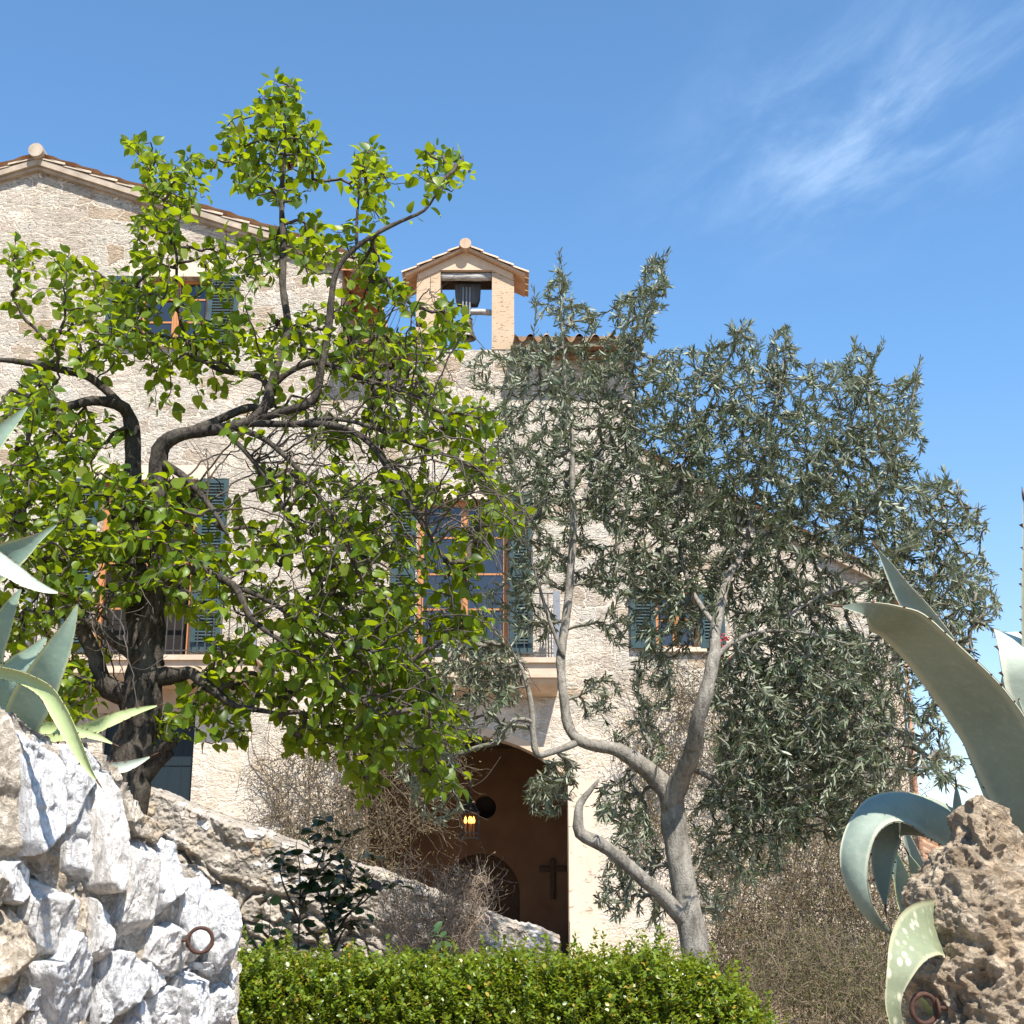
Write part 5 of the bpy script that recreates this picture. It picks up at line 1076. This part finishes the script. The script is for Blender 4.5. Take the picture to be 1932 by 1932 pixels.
# ---- the olive
def olive_tree():
    g = np.random.default_rng(8); D = 9.3
    t = empty('olive_tree', (*at(1320, 1900, D)[:2], 0), 'forked olive tree with pale grey trunk and silvery narrow leaves rising behind the hedge', 'tree')
    LD = [
     [(1345, 1990, D, 44), (1330, 1880, D, 38), (1312, 1780, D, 34), (1293, 1700, D, 32), (1278, 1620, D, 31), (1268, 1550, D, 31), (1262, 1500, D, 30), (1245, 1478, D, 26), (1215, 1450, D - .05, 22), (1180, 1425, D - .1, 18.5), (1140, 1410, D - .15, 16), (1108, 1404, D - .15, 15), (1084, 1390, D - .15, 14), (1070, 1355, D - .1, 13.5), (1064, 1290, D - .1, 13), (1062, 1220, D - .05, 12.5), (1068, 1150, D, 12), (1076, 1080, D, 11.5), (1082, 1000, D, 11), (1080, 910, D, 9), (1078, 830, D, 7), (1068, 740, D, 5), (1060, 620, D, 3), (1055, 500, D, 1.2)],
     [(1266, 1530, D, 25), (1282, 1480, D - .1, 25), (1300, 1440, D - .25, 22), (1314, 1390, D - .4, 20), (1326, 1340, D - .5, 18.5), (1338, 1285, D - .5, 17), (1348, 1235, D - .45, 16), (1352, 1190, D - .35, 15), (1362, 1140, D - .2, 13), (1376, 1085, D - .05, 11), (1402, 1040, D + .15, 9), (1422, 960, D + .2, 7), (1440, 860, D + .2, 5), (1470, 740, D + .2, 3), (1484, 625, D + .2, 1.4)],
     [(1086, 1402, D - .15, 12), (1048, 1417, D - .2, 11), (1012, 1423, D - .25, 11), (1006, 1390, D - .25, 10), (1003, 1345, D - .25, 9), (994, 1295, D - .25, 8), (978, 1250, D - .25, 6), (940, 1200, D - .3, 4), (900, 1150, D - .35, 2)],
     [(1302, 1745, D, 22), (1262, 1702, D - .1, 20), (1225, 1668, D - .2, 18), (1180, 1625, D - .25, 17), (1135, 1592, D - .3, 17), (1096, 1572, D - .3, 16), (1092, 1545, D - .3, 14), (1094, 1515, D - .3, 12), (1112, 1492, D - .3, 9), (1130, 1470, D - .3, 5)],
     [(1349, 1240, D - .45, 10), (1382, 1212, D - .4, 8), (1440, 1192, D - .2, 6.5), (1520, 1195, D - .3, 5), (1600, 1215, D - .35, 3)],
     [(1300, 1448, D - .2, 12), (1340, 1470, D, 9), (1380, 1498, D + .2, 8), (1440, 1510, D + .3, 5), (1520, 1520, D + .4, 3)],
     [(1080, 1010, D, 8), (1110, 920, D + .1, 7), (1150, 820, D + .2, 5), (1190, 700, D + .25, 3.5), (1225, 590, D + .25, 2.5), (1262, 475, D + .25, 1)],
     [(1352, 1185, D - .33, 9), (1300, 1100, D, 8), (1280, 1000, D + .2, 6.5), (1290, 880, D + .3, 5), (1340, 760, D + .3, 3.5), (1400, 615, D + .3, 1.4)],
     [(1380, 1075, D + .1, 9), (1450, 1010, D + .2, 7.5), (1530, 950, D + .3, 6), (1590, 850, D + .35, 4.5), (1625, 740, D + .4, 2.6), (1668, 640, D + .4, 1)],
     [(1450, 1012, D + .2, 6), (1560, 1000, D + .1, 5.5), (1650, 930, D, 4.5), (1700, 830, D, 3), (1738, 680, D, 1)],
     [(1520, 955, D + .3, 5), (1640, 1000, D + .3, 4.5), (1740, 1000, D + .25, 3.5), (1800, 960, D + .2, 2.5), (1845, 960, D + .2, 1.2)],
     [(1440, 1192, D - .2, 5), (1560, 1120, D - .1, 5), (1680, 1100, D, 4), (1780, 1130, D, 3), (1860, 1180, D, 1.4)],
     [(1460, 1190, D - .2, 4.5), (1560, 1270, D - .2, 4), (1660, 1350, D - .1, 3.4), (1740, 1420, D, 2.4), (1790, 1480, D, 1.2)],
     [(1064, 1240, D - .1, 7), (1030, 1150, D - .15, 6), (1000, 1040, D - .2, 5), (975, 900, D - .2, 4), (950, 760, D - .2, 2.5)],
    ]
    limbs = [limb(d) for d in LD]; limbs = [(P, r * .74) for P, r in limbs]; limbs = [(P, np.where(r < .045, r * (.55 + .45 * r / .045), r)) for P, r in limbs]
    for k, (P, r) in enumerate(limbs):
        m = MB(); P = P + .016 * np.stack([fbm(P * 2.6, 3, 17 + k), fbm(P * 2.6, 3, 18 + k), fbm(P * 2.6, 3, 19 + k)], -1) * np.clip(r / .02, .2, 1.6)[:, None]; limbs[k] = (P, r)
        tube(m, P, r, 22 if r.max() > .06 else 10, True, 0, .22 if r.max() > .06 else .12, k + 40); m.build('trunk' if k == 0 else 'limb', M['obark'], t, True)
    blobs = [(1055, 560, 26, 55, .9), (1090, 600, 45, 30, .9), (1020, 570, 16, 30, .7), (1235, 540, 30, 55, 1.1), (1195, 600, 45, 50, 1.0), (1165, 660, 40, 30, .8), (940, 700, 70, 40, .45), (1040, 690, 90, 60, .7), (1180, 720, 90, 60, .9), (1300, 700, 80, 50, .8), (1395, 640, 40, 35, .8), (1475, 680, 30, 60, .9), (1420, 740, 70, 60, .9), (1560, 740, 60, 60, .8), (1620, 700, 25, 50, .9), (1640, 780, 55, 70, .9), (1715, 740, 25, 45, .9), (1700, 830, 45, 70, .9),
     (1000, 800, 90, 70, .65), (1120, 800, 90, 70, .8), (1250, 820, 90, 80, 1.15), (1380, 840, 90, 80, 1.2), (1510, 850, 90, 80, 1.15), (1620, 880, 80, 80, 1.0), (1700, 930, 60, 60, .8), (1780, 940, 40, 40, .9), (1830, 985, 35, 35, .9), (980, 920, 70, 80, .7), (1080, 920, 80, 70, .75), (1190, 940, 80, 80, 1.1), (1300, 960, 90, 80, 1.25), (1420, 970, 100, 80, 1.25), (1540, 980, 90, 80, 1.2), (1650, 1010, 80, 70, 1.05), (1750, 1040, 70, 60, 1.0), (1830, 1090, 45, 50, .9), (1860, 1150, 30, 40, .7), (1790, 1140, 60, 60, .8), (1700, 1130, 70, 60, .75),
     (990, 1040, 50, 70, .7), (1080, 1060, 60, 60, .6), (1190, 1080, 80, 60, 1.05), (1300, 1100, 80, 70, 1.1), (1420, 1110, 90, 70, 1.05), (1530, 1130, 80, 60, .9), (960, 1130, 50, 40, .55), (1180, 1180, 50, 40, .5), (1270, 1190, 60, 50, .75), (1450, 1210, 80, 60, .9), (1560, 1240, 80, 60, .75), (1650, 1260, 60, 60, .6), (1790, 1230, 50, 60, .55), (1740, 1300, 50, 60, .6), (1790, 1450, 30, 40, .5), (1740, 1400, 50, 70, .7),
     (880, 1240, 70, 50, 1.1), (850, 1300, 60, 50, .8), (930, 1270, 60, 60, .8), (920, 1350, 60, 50, .5), (800, 1440, 60, 50, .55), (830, 1500, 50, 60, .35), (1010, 1180, 40, 40, .5), (1130, 1320, 40, 50, .45), (1230, 1290, 40, 70, .6), (1400, 1300, 70, 60, 1.5), (1500, 1330, 90, 80, 1.6), (1610, 1360, 80, 80, 1.4), (1420, 1420, 80, 70, 1.5), (1540, 1440, 90, 70, 1.5), (1650, 1460, 50, 60, 1.1), (1360, 1560, 60, 70, .8), (1460, 1560, 70, 50, .8), (1580, 1250, 90, 60, 1.2), (1480, 1240, 90, 50, 1.2), (1170, 1520, 50, 50, .7), (1200, 1600, 50, 60, .7), (1160, 1680, 35, 60, .55), (1230, 1700, 30, 60, .4), (1030, 1500, 40, 40, .9), (1060, 1470, 40, 40, .6), (1210, 1400, 60, 50, .4), (1330, 1680, 60, 70, .45), (1400, 1480, 80, 60, .9), (1520, 1540, 90, 60, .8), (1620, 1520, 60, 60, .7), (1420, 1620, 70, 50, .5)]
    att = sample_blobs(blobs, 12500, g, D + .35, 2.5)
    whips = [(1055, 473), (1062, 520), (1005, 545), (1120, 590), (1262, 472), (1250, 520), (1210, 540), (1155, 600), (1410, 602), (1484, 612), (1440, 640), (1612, 640), (1590, 690), (1668, 640), (1738, 676), (1735, 760), (1780, 885), (1850, 958), (1780, 925), (1855, 1045), (1878, 1085), (1880, 1150), (1885, 1195), (1340, 640), (1530, 690), (1310, 660), (1800, 1470), (1820, 1490)]
    # the forks stand clear of the foliage on their sunny side
    lp = np.vstack([P[r > .028] for P, r in limbs]); sv = np.array(sun_dir)
    def clear(a):
        d = a - lp; k = d @ sv; w = np.linalg.norm(d - k[:, None] * sv, axis=1); v = nrm(CAM - lp); kv = (d * v).sum(1); wv = np.linalg.norm(d - kv[:, None] * v, axis=1)
        return not (((k > 0) & (w < .16)).any() and g.random() < .55) and not (((kv > 0) & (wv < .08)).any() and g.random() < .6)
    att = np.array([a for a in att if clear(a)])
    att = np.vstack([att, [at(x, y, D + g.normal(0, .5)) for x, y in whips]])
    C = at(1350, 1050, D); out = nrm(att - C); hgt = np.clip((att[:, 2] - C[2]) / 1.5, -1, 1)[:, None]; low = np.clip(-hgt - .15, 0, 1)
    tang = nrm(out * .45 + np.array([0, 0, 1.]) * (1.1 * np.clip(hgt + .35, 0, 1) - .8 * low) + g.normal(0, .22, att.shape))
    paths = grow(limbs, att, tang, .0019, 6, .07, .10, .3, .005, .015)
    ends = [P[r < .013] for P, r in limbs]; paths += [(P, np.full(len(P), .0018)) for P in ends if len(P) > 4]; nend = len(paths) - sum(len(P) > 4 for P in ends)
    tw = MB(); pos, ax, nr, ln = [], [], [], []
    for ip, (P, r) in enumerate(paths):
        tube(tw, P, np.maximum(r, .0016), 4, False); d = np.r_[0, np.cumsum(np.linalg.norm(np.diff(P, axis=0), axis=1))]; T = nrm(np.gradient(P, axis=0))
        span = min(d[-1] * .92, g.uniform(.3, .6) if ip < nend else 1.1); s = d[-1] - span; k = 0; a0 = g.uniform(0, 6.28)
        while s <= d[-1]:
            p = np.array([np.interp(s, d, P[:, c]) for c in range(3)]); tt = T[min(int(np.searchsorted(d, s)), len(T) - 1)]; fr = (s - (d[-1] - span)) / span
            u = nrm(np.cross(tt, [.31, .22, 1])); v = np.cross(tt, u); a = a0 + k * 1.57 + g.normal(0, .3)
            for sg in (1, -1):
                if g.random() < .1: continue
                side = (u * math.cos(a) + v * math.sin(a)) * sg; dirn = nrm(side * g.uniform(.35, .75) + tt * g.uniform(.75, 1.1) + g.normal(0, .12, 3) + np.array([0, 0, -.06])); L = g.uniform(.048, .084) * (1 - .45 * max(fr - .75, 0) * 4 * .8)
                pos.append(p); ax.append(dirn); nr.append(nrm(np.cross(np.cross(dirn, tt), dirn) + g.normal(0, .35, 3) + np.array([0, 0, .5]))); ln.append(L)
            s += g.uniform(.015, .024); k += 1
    tw.build('twigs', M['otwig'], t, True)
    tpl = leaf_template([0, .3, .65, 1.0], [0, .082, .088, 0], .25, .10)
    m = MB(); put_leaves(m, tpl, np.array(pos), np.array(ax), np.array(nr), np.array(ln), g.uniform(.8, 1.2, len(pos)), g.uniform(-1, 1.6, len(pos))); m.build('crown', M['oleaf'], t, True)

olive_tree()

# ---- box hedge
def hedge():
    g = np.random.default_rng(3); t = empty('hedge', (-.1, 7.7, 0), 'clipped yellow green box hedge in front of the stair parapet', 'hedge')
    def top(x): return 1.205 + .035 * fbm(np.stack([x * 3, x * 0, x * 0], -1), 3, 2) - np.clip((x - .98) / .55, 0, 1) ** 1.5 * .55
    nx, ny = 60, 14
    def surf(x, a):                            # a: 0 front foot ... 1 back foot, over the top
        zt = top(x); w = .46; ang = np.pi * a; y = 7.72 - w * np.sign(np.cos(ang)) * np.abs(np.cos(ang)) ** .45; z = zt * np.abs(np.sin(ang)) ** .42
        n = np.stack([np.clip((x - 1.0) / .5, 0, 1.2), -np.sign(np.cos(ang)) * np.abs(np.cos(ang)) ** .9, np.sin(ang) ** 2 + .15], -1); return np.stack([x, y, z], -1), nrm(n)
    X, A = np.meshgrid(np.linspace(-2.2, 1.62, nx), np.linspace(.0, 1, ny), indexing='ij'); P, N = surf(X, A); m = MB(); m.add(P - N * .09, grid_faces(nx, ny)); m.build('shade_core', M['core'], t, True)
    ns = 3900; x = g.uniform(-1.75, 1.6, ns); a = np.clip(g.beta(1.3, 2.2, ns) * .75 + .16, 0, .9); P, N = surf(x, a)
    N = nrm(N * .55 + np.array([0, 0, .75]) + g.normal(0, .36, P.shape)); ln_ = g.uniform(.05, .16, ns) * (1 + .6 * (g.random(ns) < .14)); P = P - N * .06 - nrm(np.stack([0 * x, 0 * x + 0, 0 * x], -1) + N) * g.uniform(0, .09, ns)[:, None]
    tw = MB(); pos, ax, nr, ln = [], [], [], []
    for i in range(ns):
        d = N[i]; u = nrm(np.cross(d, [.2, .9, .3])); v = np.cross(d, u); k = 0; s = .012
        tube(tw, [P[i], P[i] + d * ln_[i]], [.0014, .0009], 3, False)
        while s < ln_[i] + .004:
            an = k * 1.57 + g.normal(0, .4)
            for sg in (1, -1):
                sd = (u * math.cos(an) + v * math.sin(an)) * sg; dd = nrm(sd + d * g.uniform(.3, 1.1)); pos.append(P[i] + d * s); ax.append(dd); nr.append(nrm(d - dd * .3 + g.normal(0, .3, 3))); ln.append(g.uniform(.019, .032))
            s += g.uniform(.012, .019); k += 1
    tw.build('stems', M['hstem'], t)
    tpl = leaf_template([0, .25, .6, .88, 1.0], [0, .25, .31, .17, 0], .2, .15); m = MB(); put_leaves(m, tpl, np.array(pos), np.array(ax), np.array(nr), np.array(ln), g.uniform(.8, 1.25, len(pos)), g.uniform(-.5, 1.5, len(pos))); m.build('foliage', M['hleaf'], t, True)
M['core'] = m_plain('hedge_shade_core', (.012, .014, .004), (.035, .035, .01), 40, .95, .02)  # near-black sheet inside the hedge; shade between shoots put into its colour
M['hstem'] = m_plain('hedge_green_stem', (.12, .11, .03), (.2, .2, .05), 30, .8, 0)
hedge()

# ---- rose bushes, dry bush, vines
def shrub(name, label, cat, D, stems, mat, leafL, dens, seed, tplw=.36, r0=.010, leaf0=.25, smat='twig'):
    g = np.random.default_rng(seed); t = empty(name, (*at(stems[0][0][0], 1850, D)[:2], .1), label, cat); tw = MB(); pos, ax, nr, ln = [], [], [], []
    for st in stems:
        A = np.array([at(p[0], p[1], D + (p[2] if len(p) > 2 else 0)) for p in st]); P = catmull(A, .04); P = P + .01 * g.normal(0, 1, P.shape).cumsum(0) * .25; d = np.r_[0, np.cumsum(np.linalg.norm(np.diff(P, axis=0), axis=1))]; r = r0 * (1 - .75 * d / d[-1]); tube(tw, P, r, 7)
        s = d[-1] * leaf0
        while s < d[-1]:
            p = np.array([np.interp(s, d, P[:, c]) for c in range(3)]); i = min(int(np.searchsorted(d, s)), len(P) - 2); tt = nrm(P[i + 1] - P[i]); a = g.uniform(0, 6.28); u = nrm(np.cross(tt, [.3, .5, .8])); v = np.cross(tt, u); side = u * math.cos(a) + v * math.sin(a)
            sd = nrm(side + tt * .4 + np.array([0, -.25, .25])); Lr = g.uniform(.06, .13); tip = p + sd * Lr + np.array([0, 0, -.03]); tube(tw, [p, p + sd * Lr * .5, tip], [.0022, .0018, .0012], 4, False)
            e = nrm(np.cross(sd, [0, 0, 1.]))
            for (q, dv) in ((tip, sd), (p + sd * Lr * .6, nrm(sd * .4 + e)), (p + sd * Lr * .6, nrm(sd * .4 - e)), (p + sd * Lr * .3, nrm(sd * .2 + e))):
                pos.append(q); ax.append(nrm(dv + np.array([0, 0, g.uniform(-.5, .1)]))); nr.append(nrm(np.array([0, -.25, 1.]) + g.normal(0, .4, 3))); ln.append(leafL * g.uniform(.65, 1.15))
            s += dens * g.uniform(.6, 1.4)
    tw.build('stem', M[smat], t, True); tpl = leaf_template([0, .1, .35, .65, .88, 1], [0, .2, tplw, tplw * .85, .14, 0], .25, .2); m = MB(); put_leaves(m, tpl, np.array(pos), np.array(ax), np.array(nr), np.array(ln), g.uniform(.85, 1.15, len(pos)), g.uniform(0, 1.6, len(pos))); m.build('foliage', mat, t, True)
shrub('rose_bush', 'tall dark leaved rose bush standing against the parapet behind the hedge', 'shrub', 9.2,
      [[(560, 1870), (563, 1760), (565, 1700), (562, 1640), (556, 1585)], [(566, 1720), (590, 1660), (612, 1610), (622, 1545)], [(565, 1700), (600, 1650), (640, 1600, -.1), (655, 1570)], [(625, 1870), (632, 1770), (645, 1700), (668, 1650), (690, 1610)], [(635, 1760), (660, 1720), (700, 1690), (730, 1660)], [(630, 1780), (610, 1720), (600, 1680), (590, 1640)], [(564, 1740), (545, 1690), (530, 1650), (520, 1610)], [(640, 1740), (680, 1700, .1), (705, 1650)], [(628, 1790), (655, 1745), (680, 1735)], [(632, 1770), (620, 1700), (640, 1640, .1)], [(640, 1720), (650, 1670, -.1), (640, 1620)]], M['rleaf'], .095, .075, 4)
shrub('rose_bush', 'low spreading rose shoots with paler leaves at the foot of the white wall end', 'shrub', 8.7,
      [[(500, 1880), (505, 1800), (510, 1750), (512, 1700)], [(505, 1830), (480, 1780), (462, 1760)], [(515, 1860), (535, 1800), (545, 1765)], [(500, 1840), (485, 1800), (475, 1790)], [(515, 1830), (530, 1770, .1), (520, 1740)]], M['rleaf2'], .075, .08, 9, .36, .006)
shrub('rose_bush', 'small green rose shoot peeping over the hedge below the dry bush', 'shrub', 8.5, [[(812, 1860), (808, 1800), (795, 1775)], [(812, 1850), (830, 1790), (838, 1782)], [(810, 1840), (800, 1800), (780, 1785)]], M['rleaf2'], .08, .05, 12, .36, .005)
def tangle(mb, P0, d0, length, g, step=.05, wig=.5, grav=0, r=.003, box=None, bounce=None, sides=3):
    n = max(3, int(length / step)); P = [np.array(P0)]; d = nrm(d0)
    for _ in range(n):
        d = nrm(d + g.normal(0, wig, 3) * .6 + np.array([0, 0, grav])); q = P[-1] + d * step
        if box is not None:
            if not (box[0] < q[1] < box[1]): d = d * np.array([1, -.6, 1]); q = P[-1] + d * step; q[1] = min(max(q[1], box[0]), box[1])
        P.append(q)
    P = np.array(P); tube(mb, P, np.linspace(r, r * .45, len(P)), sides, False); return P
def dry_bush():
    g = np.random.default_rng(14); D = 10.6; t = empty('dry_bush', (*at(820, 1850, D)[:2], .2), 'leafless twiggy pale brown bush in front of the arched door', 'shrub'); m = MB(); base = at(815, 1880, D); f = MB(); pos = []
    for i in range(70):
        b = base + np.array([g.normal(0, .14), g.normal(0, .12), 0]); tx, ty = g.uniform(690, 935), g.uniform(1615, 1740)
        ty = max(ty, 1640 + max(0, (740 - tx)) * .5 + max(0, tx - 900) * .6); tip = at(tx, ty, D + g.normal(0, .25)); mid = (b + tip) / 2 + g.normal(0, .06, 3); P = catmull([b, mid, tip], .05); P = P + g.normal(0, .006, P.shape); tube(m, P, np.linspace(.0065, .0018, len(P)), 4, False)
        for k in range(16):
            j = int(g.integers(len(P) // 3, len(P))); d = nrm(P[min(j + 1, len(P) - 1)] - P[j - 1] + g.normal(0, .8, 3)); Q = tangle(m, P[j], d, g.uniform(.12, .3), g, .03, .45, .08, .0023)
            for _ in range(2): q = Q[int(g.integers(1, len(Q)))]; Q2 = tangle(m, q, g.normal(0, 1, 3) + [0, 0, .5], g.uniform(.05, .13), g, .022, .4, .1, .0015); pos.append(Q2[-1])
    m.build('twigs', M['paletwig'], t)
    pos = np.array(pos); tpl = leaf_template([0, .5, 1], [0, .3, 0], .2, .1); put_leaves(f, tpl, pos, g.normal(0, 1, pos.shape), g.normal(0, 1, pos.shape), g.uniform(.012, .026, len(pos))); f.build('dry_leaves', M['dryleaf'], t)
dry_bush()
def vine(name, label, region, n, seed, y0, y1, nleaf, L=(.3, .9), tm='drytwig', lm='dryleaf', ground=True, leafL=(.02, .05)):
    g = np.random.default_rng(seed); pts = []
    xs = [p[0] for p in region]; ys = [p[1] for p in region]
    while len(pts) < n:
        x, y = g.uniform(min(xs), max(xs)), g.uniform(min(ys), max(ys))
        if inpoly(np.array(x), np.array(y), region) and vnoise(np.array([[x / 55., y / 70., seed]]), 3)[0] + .6 * vnoise(np.array([[x / 22., y / 30., seed]]), 4)[0] > g.uniform(-1.0, .35): pts.append((x, y))
    c = at(np.mean(xs), np.mean(ys), (y0 + y1) / 2); t = empty(name, (c[0], FY - .1, .5), label, 'climber'); m = MB(); pos = []
    for (x, y) in pts:
        Y = g.uniform(y0, y1); p = at(x, y, Y); d = np.array([g.normal(0, .7), g.normal(0, .3), g.choice([-1, 1]) * g.uniform(.2, 1)]); Q = tangle(m, p, d, g.uniform(*L), g, .06, .42, 0, g.uniform(.0025, .007), (y0, y1))
        for q in Q[:: max(1, int(len(Q) / 5))]: pos.append(q + g.normal(0, .04, 3))
    for (x, y) in [pts[int(k)] for k in g.integers(0, len(pts), n // 45)]:
        Q = tangle(m, at(x, y, g.uniform(y0, y1)), [g.normal(0, .4), 0, 1], g.uniform(.7, 1.9), g, .07, .2, .02, g.uniform(.005, .011), (y0, y1), sides=5); pos += [q + g.normal(0, .05, 3) for q in Q]
    m.build('stems', M[tm], t); pos = np.array(pos); pos = pos[g.choice(len(pos), min(nleaf, len(pos)), replace=False)] if nleaf < len(pos) else np.vstack([pos] + [pos[g.choice(len(pos), len(pos))] + g.normal(0, .06, pos.shape) for _ in range(int(nleaf / len(pos)))]); pos[:, 1] = np.clip(pos[:, 1], y0 - .05, y1)
    f = MB(); tpl = leaf_template([0, .3, .7, 1], [0, .26, .24, 0], .25, .2); put_leaves(f, tpl, pos, g.normal(0, 1, pos.shape) + [0, 0, -.5], g.normal(0, 1, pos.shape) + [0, -.4, .3], g.uniform(*leafL, len(pos))); f.build('dry_leaves', M[lm], t); return t
vine('dry_vine', 'straw coloured dry climber spreading over the house wall left of the porch arch', [(500, 1440), (560, 1410), (700, 1380), (850, 1385), (845, 1500), (800, 1580), (735, 1580), (745, 1680), (640, 1660), (560, 1590), (500, 1540), (510, 1480)], 1000, 31, FY - .22, FY - .03, 5500, leafL=(.02, .042))
vine('dry_vine', 'brown tangled climber covering the lower right house wall beside the olive trunk', [(1200, 1290), (1290, 1240), (1360, 1300), (1500, 1240), (1610, 1250), (1700, 1300), (1725, 1560), (1735, 1700), (1690, 1960), (1400, 1960), (1320, 1780), (1300, 1640), (1200, 1560), (1180, 1400)], 2300, 32, FY - .5, FY - .03, 13000)
vine('dry_thicket', 'dense brown thicket of dry stems growing up the wall foot between hedge and agave', [(1330, 1780), (1400, 1640), (1560, 1560), (1690, 1620), (1730, 1800), (1720, 2040), (1340, 2040)], 1700, 33, FY - 1.6, FY - .4, 11000, (.3, .8), leafL=(.02, .045))
vine('dry_thicket', 'green tinged tuft of dry stems at the lower edge beside the hedge end', [(1380, 1860), (1440, 1800), (1560, 1760), (1660, 1790), (1740, 1830), (1760, 2060), (1380, 2060)], 1500, 36, FY - 4.2, FY - 1.8, 9000, (.3, .7), lm='tuft', leafL=(.02, .05))
def geranium():
    g = np.random.default_rng(2); Y = FY - .16; t = empty('geranium', at(1363, 1240, Y), 'red flowering plant on the wall below the small teal shutter', 'flower'); s = MB(); b = at(1358, 1262, FY - .03); pos, p2 = [], []
    for i in range(12):
        e = at(g.uniform(1345, 1378), g.uniform(1196, 1255), Y + g.normal(0, .05)); P = catmull([b, (b + e) / 2 + g.normal(0, .03, 3), e], .05); tube(s, P, .004, 5, False); pos += [e + g.normal(0, .025, 3) for _ in range(12)]; p2 += [P[len(P) // 2] + g.normal(0, .04, 3) for _ in range(6)]
    s.build('stem', M['hstem'], t); tpl = leaf_template([0, .4, .8, 1], [0, .4, .4, 0], .2, .2); f = MB(); pos = np.array(pos); put_leaves(f, tpl, pos, g.normal(0, 1, pos.shape), g.normal(0, 1, pos.shape), g.uniform(.025, .04, len(pos))); f.build('blossom', M['petal'], t)
    f = MB(); pos = np.array(p2); put_leaves(f, tpl, pos, g.normal(0, 1, pos.shape), g.normal(0, 1, pos.shape), g.uniform(.04, .06, len(pos))); f.build('foliage', M['rleaf2'], t)
geranium()
